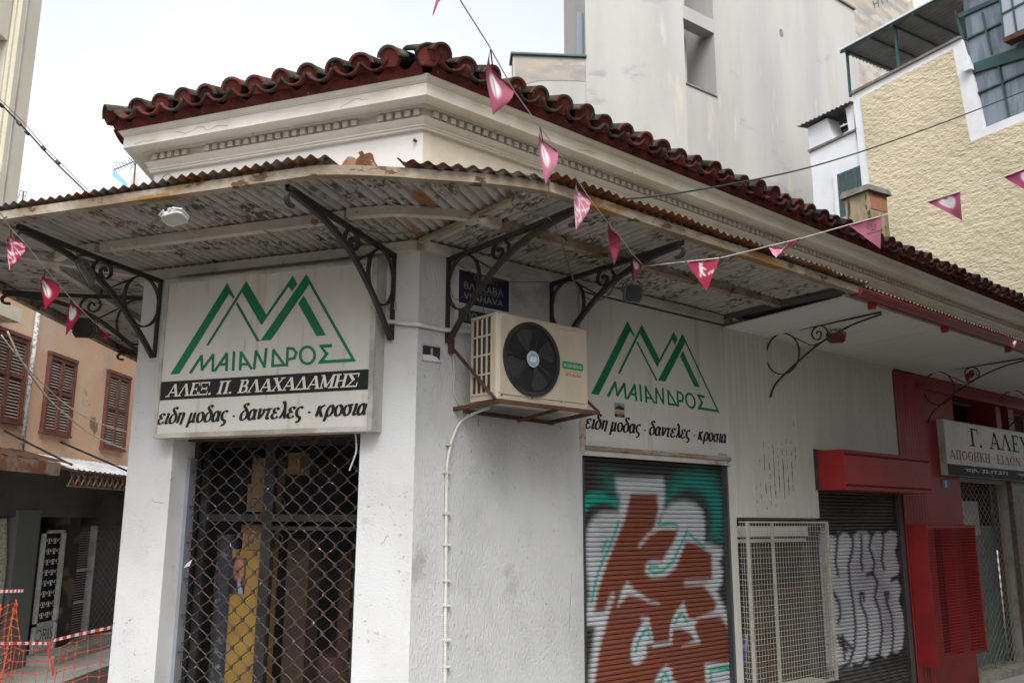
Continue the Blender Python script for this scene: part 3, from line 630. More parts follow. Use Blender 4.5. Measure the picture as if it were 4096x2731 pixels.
ftt = arcout(WT, C1, rT, WT, WL); hx2, ho2 = b1.dot(WT.d), b1.dot(WT.n); sn = min(((q-C1).dot(WT.d)) for q in arc(WT, WL, C1, lambda u: rT(u)+.085, 0, 24))
for a, b in ((max(sn, hx2*1.6), -.0),):
    sheet(WT, a, b, lambda s: s*ho2/hx2, lambda s: (ftt(s) or s*ho2/hx2+.02), 'corrugated_sheet', .003)
x = 0
while x < 10: sheet(WT, x, min(x+.83, 10), lambda s: 0, lambda s: 1.54, 'corrugated_sheet', random.uniform(0, .005)); x += .8
# canopy sheet continuing above the white soffit
x = 3.72
while x < 12: sheet(WR, x, x+.83, lambda s: .0, lambda s: 1.33, 'corrugated_sheet', .03); x += .8
# torn, curled scrap of sheet at the corner
P = atY(1450, 670, (O+bis*1.2).y); sc_ = MB()
tp = [(1418, 672), (1424, 640), (1440, 622), (1432, 612), (1446, 604), (1456, 618), (1478, 612), (1490, 620), (1496, 645), (1510, 668), (1485, 682), (1450, 680)]
sc_.prism([atY(a, b, P.y-.01) for a, b in tp], [atY(a+2, b-2, P.y+.03+.02*math.sin(i)) for i, (a, b) in enumerate(tp)])
part('torn_sheet_scrap', sc_, K['corr_rust'], can)
tp = [(1360, 676), (1372, 650), (1392, 628), (1418, 634), (1432, 652), (1448, 668), (1500, 668), (1512, 680)]
sc_ = MB().prism([atY(a, b, P.y-.005) for a, b in tp], [atY(a+2, b-3, P.y+.05) for a, b in tp]); part('torn_sheet_scrap', sc_, K['corr_top'], can)

# ---------------------------------------------------------------- wrought iron brackets
def flatbar(W, s, pts, w, t, mb, n=6, sm=True):
    """flat iron strip bent in the off/z plane at position s; w = width along the wall, t = thickness"""
    q = smooth_pts([(a, b, 0) for a, b in pts], n) if sm else [Vector((a, b, 0)) for a, b in pts]
    for i in range(len(q)):
        tt = q[min(i+1, len(q)-1)]-q[max(i-1, 0)]; tt.normalize(); nx, nz = -tt.y*t/2, tt.x*t/2
        if i == 0: ring0 = len(mb.v)
        mb.v += [W.w_(s-w/2, q[i].x+nx, q[i].y+nz), W.w_(s+w/2, q[i].x+nx, q[i].y+nz), W.w_(s+w/2, q[i].x-nx, q[i].y-nz), W.w_(s-w/2, q[i].x-nx, q[i].y-nz)]
        if i:
            b = ring0+4*(i-1)
            for k in range(4): mb.f.append((b+k, b+(k+1) % 4, b+4+(k+1) % 4, b+4+k))
    return mb
def bracket(W, s, label, slim=False, L=1.0):
    M = W.at(s, 0, 2.87); t = thing('awning_bracket', label, 'bracket', M, 'wrought iron brackets under the canopy')
    k = .016 if slim else .03; h = .012 if slim else .028; m = K['iron'] if not slim else K['iron_worn']
    part('top_bar', flatbar(W, s, [(.0, 3.485), (.7, 3.495), (1.36*L, 3.515)], k, h*1.15, MB(), 2), m, t)
    part('wall_bar', flatbar(W, s, [(.012, 3.49), (.012, 2.86)], k, .018 if not slim else .006, MB(), 1), m, t) if not slim else None
    part('brace', flatbar(W, s, [(.03, 2.86), (.20, 3.03), (.38, 3.18), (.60, 3.325), (.855, 3.425), (1.10, 3.475), (1.32*L, 3.50)] if not slim else [(.02, 2.84), (.10, 2.98), (.35, 3.16), (.62, 3.32), (.95, 3.44), (1.25, 3.495)], k, h*1.25, MB(), 5), m, t)
    el = [(.195+.185*math.cos(a), 3.275+.20*math.sin(a)) for a in [2*math.pi*i/16 for i in range(17)]]
    if slim: el = [(.19+.19*math.cos(a), 3.27+.21*math.sin(a)) for a in [R_(165)-R_(330)*i/14 for i in range(15)]]
    part('ring', flatbar(W, s, el, k, .011, MB(), 2), m, t)
    sp = []
    for i in range(22):
        a = R_(200)-i*R_(28); r = .085*(1-i/26); sp.append((.61+r*math.cos(a), 3.405+r*math.sin(a)*1.05))
    sp = [(.69, 3.365), (.70, 3.42), (.66, 3.475), (.60, 3.49), (.545, 3.46), (.53, 3.41), (.56, 3.365), (.605, 3.36), (.63, 3.395), (.62, 3.43), (.592, 3.435), (.58, 3.41)]
    part('scroll', flatbar(W, s, sp, k, .011, MB(), 5), m, t)
    part('tie', flatbar(W, s, [(.25, 3.47), (.36, 3.40), (.47, 3.335), (.53, 3.305), (.60, 3.32)], k*.6, .009, MB(), 4), m, t)
    if not slim: part('end_hook', flatbar(W, s, [(1.32, 3.49), (1.36, 3.46), (1.34, 3.42), (1.29, 3.415)], k, .02, MB(), 4), m, t)
    return t
bracket(WL, .20, 'black scrolled iron bracket right of the left shop sign, near the corner')
bracket(WL, 2.32, 'black scrolled iron bracket at the left end of the left shop sign')
bracket(WR, .25, 'black scrolled iron bracket crossing the blue street plates')
bracket(WR, 1.29, 'black scrolled iron bracket above the air conditioner, before the right shop sign')
bracket(WR, 4.33, 'thin dark scrolled bracket on the white panelling under the soffit', True, .92)
bracket(WR, 7.85, 'thin dark scrolled bracket above the red ribbed panel', True, .92)
bracket(WR, 10.3, 'thin dark scrolled bracket at the right edge above the faded shop sign', True, .92)
bracket(WT, .5, 'dark iron bracket on the side wall beyond the left pillar')
bracket(WT, 3.2, 'far iron bracket on the side wall under the canopy')

# ================================================================ SHOP SIGNS
OS = .14
def LG(x, y): return (600+x/2.063, 1020+y/2.063)
def RG(x, y): return (2300+x/2.0906, 1150+y/2.0906)
LOGO = [[(165, 985), (240, 979), (652, 318), (686, 363), (697, 345), (635, 230)],
        [(460, 745), (484, 743), (758, 308), (918, 580), (1143, 260), (1172, 302), (1215, 240), (1177, 170), (958, 490), (793, 213)],
        [(706, 405), (880, 712), (906, 710), (720, 386)], [(908, 708), (998, 700), (1313, 242), (1290, 157)],
        [(1290, 157), (1313, 242), (1657, 853), (1700, 877)], [(1700, 877), (1657, 853), (1437, 866), (1380, 897)],
        [(1390, 740), (1440, 816), (1380, 897), (1437, 866), (1474, 814), (1432, 766), (1500, 760), (1502, 732)],
        [(1222, 400), (1372, 668), (1450, 660), (1268, 332)]]
LETT = [[(332, 970), (424, 832), (428, 945), (520, 822), (516, 955)], [(535, 953), (632, 812), (630, 950)], [(588, 903), (632, 900)], [(692, 800), (684, 947)],
        [(742, 943), (750, 800), (835, 935)], [(746, 902), (808, 899)], [(858, 935), (874, 792), (943, 922), (958, 775)], [(1009, 918), (1018, 782), (1108, 906), (1009, 914)],
        [(1128, 913), (1135, 768), (1180, 772), (1207, 805), (1190, 850), (1138, 860)], [(1298+60*math.cos(i*math.pi/9), 826+70*math.sin(i*math.pi/9)) for i in range(19)]]
def logo(W, mp, off):
    a = MB(); e = 0
    for P in LOGO:
        e += 1; q = [W.w_(*(lambda h: (h[0], off+e*1e-4, h[1]))(mp(*p))) for p in P]
        # triangulate the outline safely
        from mathutils.geometry import tessellate_polygon
        a.add(q, [tuple(t) for t in tessellate_polygon([q])])
    b = MB()
    for line in LETT:
        for (x0, y0), (x1, y1) in zip(line[:-1], line[1:]):
            e += 1; d = Vector((x1-x0, y1-y0)); d.normalize(); nx, ny = -d.y*11.5, d.x*11.5; ex, ey = d.x*7, d.y*7
            P = [(x0+nx-ex, y0+ny-ey), (x0-nx-ex, y0-ny-ey), (x1-nx+ex, y1-ny+ey), (x1+nx+ex, y1+ny+ey)]
            b.add([W.w_(*(lambda h: (h[0], off+e*2e-5, h[1]))(mp(*p))) for p in P], [(0, 1, 2, 3)])
    return a, b
def mpL(x, y): return WL.hit(*LG(x, y), OS)
# the same artwork on the right-hand sign, fitted by three shared points
A3 = [(165, 985), (1700, 877), (635, 230)]; B3 = [(135, 888), (1210, 1045), (440, 278)]
PL = np.array([[*mpL(*p), 1] for p in A3]); PRt = np.array([WR.hit(*RG(*p), .02) for p in B3]); AF = np.linalg.solve(PL, PRt)
def mpR(x, y):
    s, z = mpL(x, y); v = np.array([s, z, 1]) @ AF; return float(v[0]), float(v[1])
# left light box
sgn = thing('shop_sign', 'white light box sign over the grille door with a black name band', 'sign', WL.at(1.2, 0, 2.2), 'green mountain logo signs')
sb = MB(); wbox(WL, .262, 2.145, .0, OS-.012, 2.20, 3.435, sb); part('box', sb, K['sign_frame'], sgn)
part('face', wbox(WL, .30, 2.115, OS-.012, OS-.004, 2.235, 3.41), K['sign'], sgn)
for a in ((.262, .30, 2.2, 3.435), (2.115, 2.145, 2.2, 3.435), (.30, 2.115, 2.2, 2.235), (.30, 2.115, 3.41, 3.435)): part('trim', wbox(WL, a[0], a[1], OS-.012, OS+.006, a[2], a[3]), K['sign_frame'], sgn)
a, b = logo(WL, mpL, OS-.002); part('mountain_logo', a, K['green'], sgn, fix=False); part('logo_name', b, K['green'], sgn, fix=False)
bp = [mpL(*p) for p in ((78, 1053), (1800, 933), (1792, 1102), (64, 1205))]
za = (bp[0][1]+bp[1][1])/2; zb_ = (bp[2][1]+bp[3][1])/2
part('name_band', wbox(WL, .302, 2.113, OS-.004, OS-.0025, zb_, za), K['black'], sgn)
s0, z0 = mpL(132, 1172); s1, z1 = mpL(1728, 1082); zt = mpL(165, 1068)[1]
part('name_lettering', slab_mb(WL, 'ΑΛΕΞ. Π. ΒΛΑΧΑΔΑΜΗΣ', s0, s1, (z0+z1)/2, (z0+z1)/2+.098, OS-.0018, ital=.22, gap=-.02), K['letter'], sgn, fix=False)
s0, z0 = mpL(58, 1393); s1, z1 = mpL(1785, 1312); part('goods_lettering', brush_mb(WL, 'ειδη μοδας - δαντελες - κροσια', s0, s1, z0, .076, OS-.0018, w=.26, z1=z1), K['black'], sgn, fix=False)
part('maker_lettering', text_mb(WL, 'θαλλος', *[mpL(1733, 90)[0], mpL(1830, 85)[0]], mpL(1733, 94)[1], mpL(1733, 70)[1], OS-.0018, bold=.02), K['black'], sgn, fix=False)
part('maker_lettering', text_mb(WL, '3470888', *[mpL(1756, 90)[0], mpL(1826, 85)[0]], mpL(1756, 112)[1], mpL(1756, 101)[1], OS-.0018, bold=.01), K['black'], sgn, fix=False)
# right board, flush with the wall
sg2 = thing('shop_sign', 'flat white sign board over the graffiti shutter without a name band', 'sign', WR.at(2.6, 0, 2.2), 'green mountain logo signs')
part('board', wbox(WR, 1.645, 3.575, .0, .018, 2.20, 3.475), K['sign'], sg2)
a, b = logo(WR, mpR, .0186); part('mountain_logo', a, K['green'], sg2, fix=False); part('logo_name', b, K['green'], sg2, fix=False)
h0 = WR.hit(*RG(85, 1172), .02); h1 = WR.hit(*RG(1264, 1296), .02)
part('goods_lettering', brush_mb(WR, 'ειδη μοδας - δαντελες - κροσια', h0[0], h1[0], h0[1], .078, .0188, w=.27, z1=h1[1]), K['black'], sg2, fix=False)
h0 = WR.hit(*RG(1205, 1402), .02); h1 = WR.hit(*RG(1276, 1410), .02)
part('maker_lettering', text_mb(WR, 'ιθαλλος', h0[0], h1[0], h0[1], h0[1]+.022, .0188, bold=.02), K['black'], sg2, fix=False)
part('edge_strip', wbox(WR, 1.60, 1.645, .0, .03, 2.15, 3.475), K['timber_clean'], sg2)
part('bottom_rail', wbox(WR, 1.63, 3.585, .0, .045, 2.165, 2.20), K['timber'], sg2)
part('bottom_rail', wbox(WR, 1.63, 3.585, .0, .03, 2.12, 2.163), K['timber_clean'], sg2)
for s_ in (1.70, 2.15, 2.62, 3.08, 3.53):
    for z_ in (2.225, 3.455): part('screw', MB().prism([WR.w_(s_+.005*math.cos(a), .018, z_+.005*math.sin(a)) for a in np.linspace(0, 5.2, 7)], [WR.w_(s_+.005*math.cos(a), .021, z_+.005*math.sin(a)) for a in np.linspace(0, 5.2, 7)]), K['sign_frame'], sg2)
# small sticker on the right board
X = np.linspace(0, 1, 13)[None, :].repeat(17, 0); Y = np.linspace(0, 1, 17)[:, None].repeat(13, 1)
h0 = WR.hit(*RG(332, 1085), .02); h1 = WR.hit(*RG(414, 970), .02)
hb = WR.hit(*RG(414, 1089), .02)
cl = paint(X, Y, (.25, .27, .28), [('fill', (.02, .02, .02), [(0, 0), (1, 0), (1, .22), (0, .22)], .03, 1), ('fill', (.45, .2, .1), [(0, .27), (1, .27), (1, .42), (0, .42)], .05, 1), ('fill', (.03, .03, .03), [(0, .55), (.2, .75), (.5, .85), (1, .7), (1, .5), (0, .5)], .05, 1), ('line', (.5, .5, .5), [(.1, .48), (.3, .52), (.6, .46), (.9, .5)], .06, .03, 1), ('line', (.4, .4, .4), [(.3, .1), (.75, .1)], .05, .04, .8)])
st_ = MB().grid([[WR.w_(h0[0]+(h1[0]-h0[0])*X[j, i], .0195, hb[1]+(h1[1]-hb[1])*Y[j, i]) for i in range(13)] for j in range(17)])
solo('sticker', st_, K['print'], 'small faded sticker with dark and orange bands on the right sign', 'sticker', col=cl, fix=False)

# ================================================================ STREET PLATES
def plate(name, label, s0, s1, z0, z1, texts, pipe=True, ragged=True):
    t = thing(name, label, 'street sign', WR.at(s0, 0, z0))
    part('panel', wbox(WR, s0, s1, .002, .012, z0, z1), K['bluesign'], t)
    for tx, a, b, c, d in texts:
        if tx == '_': part('underline', wbox(WR, s0+(s1-s0)*a, s0+(s1-s0)*b, .0122, .013, z0+(z1-z0)*c, z0+(z1-z0)*d), K['bluewhite'], t)
        else: part('lettering', text_mb(WR, tx, s0+(s1-s0)*a, s0+(s1-s0)*b, z0+(z1-z0)*c, z0+(z1-z0)*d, .0125, bold=.012), K['bluewhite'] if tx != 'ΟΔΟΣ' else K['chim'], t, fix=False)
    for a in ((s0-.03, s0, z0-.03, z1+.03), (s1, s1+.02, z0-.03, z1+.03), (s0, s1, z0-.03, z0), (s0, s1, z1, z1+.025)): part('surround', wbox(WR, a[0], a[1], .0, .016, a[2], a[3]), K['stucco_smooth'], t)
plate('street_name_plate', 'dark blue street name plate behind the bracket reading ΒΛΑΧΑΒΑ VLAHAVA', .345, .835, 3.178, 3.431, [('ΟΔΟΣ', .29, .76, .78, .95), ('ΒΛΑΧΑΒΑ', .10, .88, .45, .66), ('_', .25, .80, .395, .41), ('VLAHAVA', .10, .88, .13, .34)])
plate('lower_street_plate', 'second blue plate half hidden behind the air conditioner, starting ΑΠΟ', .345, .835, 3.03, 3.135, [('ΑΠΟ', .02, .36, .2, .85), ('ΔΗΜΟΥ', .46, .95, .2, .85)])
s0, z0, s1, z1 = .045, 2.715, .19, 2.815
hn = thing('house_number_plate', 'small blue number plate half painted over at the shop corner', 'number plate', WR.at(s0, 0, z0))
part('panel', wbox(WR, s0, s1, .002, .010, z0, z1), K['bluesign'], hn); part('numeral', text_mb(WR, '1', s0+.062, s0+.082, z0+.01, z1-.012, .0105, bold=.02), K['bluewhite'], hn, fix=False)
part('overpaint', wpoly(WR, [(s0-.004, z0-.002), (s1, z0-.002), (s1-.003, z0+.008), (s1-.03, z0+.028), (s1-.07, z0+.036), (s0+.03, z0+.035), (s0-.004, z0+.034)], .010, .0118), K['stucco_smooth'], hn)
for a in ((s0-.008, s1+.008, z1, z1+.008), (s0-.008, s1+.008, z0-.010, z0-.002)): part('rim', wbox(WR, a[0], a[1], .0, .014, a[2], a[3]), K['timber_clean'], hn)

# ================================================================ PIPES AND CONDUIT
pp = [WL.w_(.30, .02, 3.0), WL.w_(.18, .03, 2.985), WL.w_(.06, .03, 2.965), O+bis*.035+Vector((0, 0, 2.955)), WR.w_(.08, .03, 2.95), WR.w_(.25, .03, 2.95), WR.w_(.42, .035, 2.97), WR.w_(.62, .035, 2.985)]
solo('wall_pipe', MB().tube(smooth_pts(pp, 5), .0165, 8), K['conduit'], 'white painted pipe running round the corner pillar to the air conditioner', 'pipe', smooth=True)
cd = thing('conduit', 'white corrugated conduit rising beside the corner and curving under the air conditioner', 'conduit', WR.at(.29, 0, 0))
path = [WR.hit(x, y, .02)+(.02,) for x, y in ((1780, 2731), (1781, 2500), (1784, 2300), (1785, 2100), (1787, 1900), (1793, 1830), (1812, 1750), (1850, 1680), (1900, 1642), (1925, 1636))]
path = [(path[0][0], -.22, .02)]+path
pts = smooth_pts([WR.w_(s, o+(.10 if i > 8 else 0), z) for i, (s, z, o) in enumerate(path)], 6)
# ribbed surface
q = []; rr_ = []; d = 0
for a, b in zip(pts[:-1], pts[1:]):
    nn = max(1, int((b-a).length/.0075))
    for k in range(nn): q.append(a+(b-a)*k/nn); rr_.append(.0125 if len(q) % 2 else .0105)
part('ribbed_tube', MB().tube(q, .012, 8, rr=rr_), K['conduit'], cd)
for y_ in (1776, 1888, 2052, 2177, 2320, 2420, 2558, 2664):
    s, z = WR.hit(1786, y_, .02); part('clip', wbox(WR, s-.022 if y_ > 1800 else s-.0, s+.03, .0, .036, z-.007, z+.007), K['conduit'], cd)
cc = thing('wall_cable', 'pale cable down the wall left of the air conditioner bracket', 'cable', WR.at(.28, 0, 2.6))
part('line', MB().tube(smooth_pts([WR.w_(*(lambda h: (h[0], .012, h[1]))(WR.hit(x, y, .01))) for x, y in ((1795, 1395), (1812, 1420), (1816, 1500), (1816, 1570), (1835, 1612), (1862, 1640))], 5), .008, 6), K['cablewhite'], cc, smooth=True)

# ================================================================ AIR CONDITIONER
S0, S1, B0, B1, Z0, Z1 = .315, 1.206, .21, .50, 2.41, 3.015
ac = thing('air_conditioner', 'beige outdoor air conditioner unit with black fan grille on a rusty bracket', 'air conditioner', WR.at(.76, B0, Z0))
rc = .02
pl = [(S0, B0), (S1, B0)]+[(S1-rc+rc*math.cos(a), B1-rc+rc*math.sin(a)) for a in (0, R_(30), R_(60), R_(90))]+[(S0+rc-rc*math.sin(a), B1-rc+rc*math.cos(a)) for a in (0, R_(30), R_(60), R_(90))]
fs, fz, fr = .628, 2.716, .262
part('casing', MB().prism([WR.w_(s, o, Z0) for s, o in pl], [WR.w_(s, o, Z1-.012) for s, o in pl]), K['ac'], ac)
part('lid', MB().prism([WR.w_(S0+(s-S0)*1.006-.003, o+.003, Z1-.012) for s, o in pl], [WR.w_(s, o-.004, Z1) for s, o in pl]), K['ac'], ac)
def rrect(s0, s1, z0, z1, r, n=4):
    P = []
    for cx_, cz_, a0 in ((s1-r, z1-r, 0), (s0+r, z1-r, 90), (s0+r, z0+r, 180), (s1-r, z0+r, 270)):
        for k in range(n+1): a = R_(a0+90*k/n); P.append((cx_+r*math.cos(a), cz_+r*math.sin(a)))
    return P
# raised front pressing round the fan
fp = MB(); outer = rrect(S0+.018, S1-.018, Z0+.03, Z1-.03, .03); N = len(outer)
inn = []
for s, z in outer:
    a = math.atan2(z-fz, s-fs); inn.append((fs+fr*math.cos(a), fz+fr*math.sin(a)))
o2 = rrect(S0+.026, S1-.026, Z0+.038, Z1-.038, .026)
for k in range(N):
    l = (k+1) % N; fp.quad(WR.w_(outer[k][0], B1-.001, outer[k][1]), WR.w_(outer[l][0], B1-.001, outer[l][1]), WR.w_(o2[l][0], B1+.007, o2[l][1]), WR.w_(o2[k][0], B1+.007, o2[k][1]))
# fill between o2 and the fan circle (fan circle sampled finely)
C64 = [(fs+fr*math.cos(2*math.pi*k/80), fz+fr*math.sin(2*math.pi*k/80)) for k in range(80)]
from mathutils.geometry import tessellate_polygon
lo_ = [Vector((s, z, 0)) for s, z in o2]; li_ = [Vector((s, z, 0)) for s, z in C64]
allp = lo_+li_; fp.add([WR.w_(v.x, B1+.007, v.y) for v in allp], [tuple(t) for t in tessellate_polygon([lo_, li_])])
part('front_pressing', fp, K['ac'], ac, smooth=False)
well = MB(); well.prism([WR.w_(s, B1+.0035, z) for s, z in C64], [WR.w_(s, B1+.0045, z) for s, z in C64]); part('fan_well', well, K['ac_dark'], ac)
def ringmb(r, t, off, n=56, mb=None):
    mb = mb or MB(); c = [WR.w_(fs+r*math.cos(2*math.pi*k/n), off, fz+r*math.sin(2*math.pi*k/n)) for k in range(n+1)]; return mb.tube(c, t, 4, False)
def torus(r0_, r1_, oa, ob, mat, name):
    mb = MB(); n = 64
    rows = [[WR.w_(fs+r*math.cos(2*math.pi*k/n), o_, fz+r*math.sin(2*math.pi*k/n)) for k in range(n+1)] for r, o_ in ((r0_, oa), (r0_, ob), (r1_, ob), (r1_, oa))]; mb.grid(rows); return part(name, mb, mat, ac)
torus(.236, .266, B1+.004, B1+.022, K['ac_dark'], 'grille_rim')
gr = MB()
for i in range(15): ringmb(.060+i*.0122, .0019, B1+.018, 48, gr)
part('grille_rings', gr, K['ac_dark'], ac, kind='stuff')
for k in range(7):
    a = R_(20+k*360/7); part('grille_spoke', MB().tube([WR.w_(fs+r*math.cos(a), B1+.020, fz+r*math.sin(a)) for r in (.05, .24)], .0022, 5), K['fin'], ac)
for k in range(4):
    a0 = R_(25+90*k); bl = MB(); P = []
    for r, da in ((.06, -.05), (.12, -.30), (.19, -.45), (.222, -.35), (.228, .0), (.222, .30), (.17, .36), (.10, .30), (.06, .22)): P.append((fs+r*math.cos(a0+da), fz+r*math.sin(a0+da)))
    bl.prism([WR.w_(s, B1+.006, z) for s, z in P], [WR.w_(s, B1+.010, z) for s, z in P]); part('fan_blade', bl, K['blade'], ac)
# hub badge with cloud
X, Y = np.meshgrid(np.linspace(-1, 1, 41), np.linspace(-1, 1, 41)); lb = (.10, .30, .48)
cl = paint(X, Y, (.42, .44, .44), [('fill', lb, [(.70*math.cos(a), .70*math.sin(a)) for a in np.linspace(0, 6.28, 24)], .04, 1), ('fill', (.55, .58, .60), rpoly([(-.55, -.2), (-.45, .15), (-.15, .35), (.1, .25), (.35, .35), (.55, .1), (.5, -.25), (.2, -.42), (-.3, -.38)]), .05, 1),
    ('line', (.15, .3, .42), [(.0, .1), (.1, .22), (.2, .12), (.12, .02)], .05, .03, 1), ('line', (.15, .3, .42), [(-.3, .05), (-.2, .2), (-.08, .1)], .05, .03, 1)])
hbm = MB(); hbm.grid([[WR.w_(fs+.058*X[j, i]*math.sqrt(max(0, 1-Y[j, i]**2/2)), B1+.0235, fz+.058*Y[j, i]*math.sqrt(max(0, 1-X[j, i]**2/2))) for i in range(41)] for j in range(41)])
hb = part('hub_badge', hbm, K['print'], ac, col=cl, fix=False)
def ctext(txt, r, a0, a1, mir):
    mb = MB(); n = len(txt)
    for i, ch in enumerate(txt):
        if ch == ' ': continue
        a = R_(a0+(a1-a0)*i/(n-1)); c = bpy.data.curves.new('t', 'FONT'); c.body = ch; c.size = .0115; c.offset = .0003; c.align_x = 'CENTER'; o = bpy.data.objects.new('t', c); COL.objects.link(o); me = o.to_mesh()
        rot = a-math.pi/2 if not mir else a+math.pi/2
        vs_ = [WR.w_(fs+r*math.cos(a)+v.co.x*math.cos(rot)-v.co.y*math.sin(rot), B1+.0238, fz+r*math.sin(a)+v.co.x*math.sin(rot)+v.co.y*math.cos(rot)) for v in me.vertices]; mb.add(vs_, [tuple(p.vertices) for p in me.polygons])
        o.to_mesh_clear(); bpy.data.objects.remove(o)
    return mb
badge_txt = pm('badge_blue_text', (.03, .10, .2)); part('badge_lettering', ctext('SUPER POWER', .0425, 155, 25, False), badge_txt, hb, M=WM[hb.name], fix=False); part('badge_lettering', ctext('SUPER QUIET', .050, 205, 335, True), badge_txt, hb, M=WM[hb.name], fix=False)
def AG(x, y): return WR.hit(x/2.904+1780, y/2.904+1180, B1+.008)
# maker badge and service sticker
a0_ = AG(1362, 832); a1_ = AG(1608, 800+25)
s0, s1 = AG(1362, 800)[0], AG(1606, 800)[0]; zt_, zb2 = AG(1480, 780)[1], AG(1480, 868)[1]
part('maker_badge', wpoly(WR, rrect(s0, s1, zb2, zt_, .018), B1+.006, B1+.0085), pm('badge_green', (.01, .22, .10)), ac)
bb = wpoly(WR, rrect(s0+.006, s1-.006, zb2+.005, zt_-.005, .014), B1+.0087, B1+.0089)
part('badge_lettering', text_mb(WR, 'GENERAL', s0+.045, s1-.012, zb2+.015, zt_-.016, B1+.0092, bold=.03), K['bluewhite'], ac, fix=False)
part('badge_mark', MB().add([WR.w_(s0+.028+.011*math.cos(a), B1+.0092, (zb2+zt_)/2+.013*math.sin(a)) for a in np.linspace(0, 6.0, 14)], [tuple(range(14))]), K['bluewhite'], ac)
rt = pm('service_red', (.35, .015, .02))
s2, s3 = AG(1398, 900)[0], AG(1578, 900)[0]
part('service_sticker', wbox(WR, s2-.006, s3+.006, B1+.0072, B1+.0078, AG(1480, 965)[1], AG(1480, 885)[1]), K['ac'], ac)
part('service_lettering', text_mb(WR, 'S E R V I C E', s2, s3, AG(1480, 905)[1], AG(1480, 888)[1], B1+.0082, bold=.02), rt, ac, fix=False)
part('service_lettering', text_mb(WR, '6974 601656', s2, s3, AG(1480, 950)[1], AG(1480, 912)[1], B1+.0082, bold=.02), rt, ac, fix=False)
# louvred side: 4 x 4 openings with fins
T = lambda v: WR.w_(v.x, v.y, v.z)
def sbox(o0, o1, z0, z1, t0, t1, mb=None): return (mb or MB()).box((S0-t1, o0, z0), (S0-t0, o1, z1), T)
sd_ = MB(); sbox(B0+.04, B1-.075, Z0+.05, Z1-.035, .001, .002, sd_); part('coil_recess', sd_, K['ac_dark'], ac)
for i in range(4):
    for j in range(4):
        o0 = B0+.028+i*.0535; z0 = Z0+.05+j*.136; fm = MB()
        for k in range(14): sbox(o0+.008, o0+.046, z0+.008+k*.0086, z0+.0125+k*.0086, .002, .004, fm)
        part('coil_fins', fm, K['fin'], ac, kind='stuff')
for i in range(5): o0 = B0+.020+i*.0535; part('louvre_bar', sbox(o0, o0+.012, Z0+.045, Z1-.03, .002, .010), K['ac'], ac)
for j in range(5): z0 = Z0+.038+j*.136; part('louvre_bar', sbox(B0+.02, B1-.055, z0, z0+.013, .003, .0095), K['ac'], ac)
for i, (s, z) in enumerate(((.43, .025), (.66, .012), (1.08, .022))): part('screw', MB().prism([WR.w_(S0+.04+i*.28+.006*math.cos(a), B1+.006, Z0+.03+.006*math.sin(a)) for a in np.linspace(0, 5.5, 8)], [WR.w_(S0+.04+i*.28+.006*math.cos(a), B1+.010, Z0+.03+.006*math.sin(a)) for a in np.linspace(0, 5.5, 8)]), K['ac_dark'], ac)
# rusty wall bracket
fb = thing('angle_iron_bracket', 'rusty angle iron frame carrying the air conditioner', 'bracket', WR.at(.76, 0, 2.38))
def bar3(p, q, w, name, par, mat, h=None):
    p, q = Vector(p), Vector(q); d = (q-p).normalized(); a = d.cross(Vector((0, 0, 1))); a = a.normalized() if a.length > .05 else d.orthogonal().normalized(); b = a.cross(d); h = h or w; mb = MB()
    mb.prism([p+a*x_*w/2+b*y_*h/2 for x_, y_ in ((-1, -1), (1, -1), (1, 1), (-1, 1))], [q+a*x_*w/2+b*y_*h/2 for x_, y_ in ((-1, -1), (1, -1), (1, 1), (-1, 1))]); return part(name, mb, mat, par)
bar3(WR.w_(.335, .0, 2.385), WR.w_(.335, .54, 2.392), .028, 'arm', fb, K['rust']); bar3(WR.w_(1.26, .0, 2.355), WR.w_(1.26, .54, 2.392), .028, 'arm', fb, K['rust'])
bar3(WR.w_(.29, .525, 2.392), WR.w_(1.285, .525, 2.388), .026, 'front_rail', fb, K['rust']); bar3(WR.w_(.40, .03, 2.375), WR.w_(1.28, .03, 2.352), .028, 'rear_rail', fb, K['rust'])
bar3(WR.w_(.275, .02, 2.84), WR.w_(.305, .50, 2.405), .018, 'tie_bar', fb, K['rust']); bar3(WR.w_(1.285, .02, 2.80), WR.w_(1.28, .52, 2.40), .018, 'tie_bar', fb, K['rust'])
bar3(WR.w_(.275, .03, 2.78), WR.w_(.275, .03, 2.89), .035, 'wall_lug', fb, K['rust'], .03)
bar3(WR.w_(.90, .05, 2.34), WR.w_(.98, .40, 2.40), .022, 'foot', fb, K['rust'])

# ================================================================ ROLLER SHUTTERS
def shutter(name, label, W, s0, s1, ztop, zbot, off, pitch, base, layers, frame_w=.05):
    t = thing(name, label, 'shutter', W.at(s0, 0, zbot), 'roller shutters')
    n = int((s1-s0)/.0125); S = np.linspace(s0, s1, n+1); z = zbot; prof_ = [(0, -.005), (.06, .001), (.25, .009), (.50, .012), (.74, .009), (.92, .0), (1.0, -.006)]
    while z < ztop-1e-4:
        Z = np.array([z+p*pitch for p, _ in prof_]); XX, ZZ = np.meshgrid(S, Z); c = paint(XX, ZZ, base, layers)
        part('slat', MB().grid([[W.w_(S[i], off+prof_[j][1], Z[j]) for i in range(n+1)] for j in range(len(Z))]), K['paint'], t, smooth=False, col=c.reshape(-1, 4), fix=False)
        z += pitch
    part('backing', wbox(W, s0, s1, off-.03, off-.012, zbot, ztop), K['gap'], t)
    part('side_channel', wbox(W, s0-frame_w, s0+.015, off-.03, off+.028, zbot, ztop+.02), K['shutter_frame'], t); part('side_channel', wbox(W, s1-.015, s1+frame_w*.8, off-.03, off+.028, zbot, ztop+.02), K['shutter_frame'], t)
    return t
OF1 = -.05
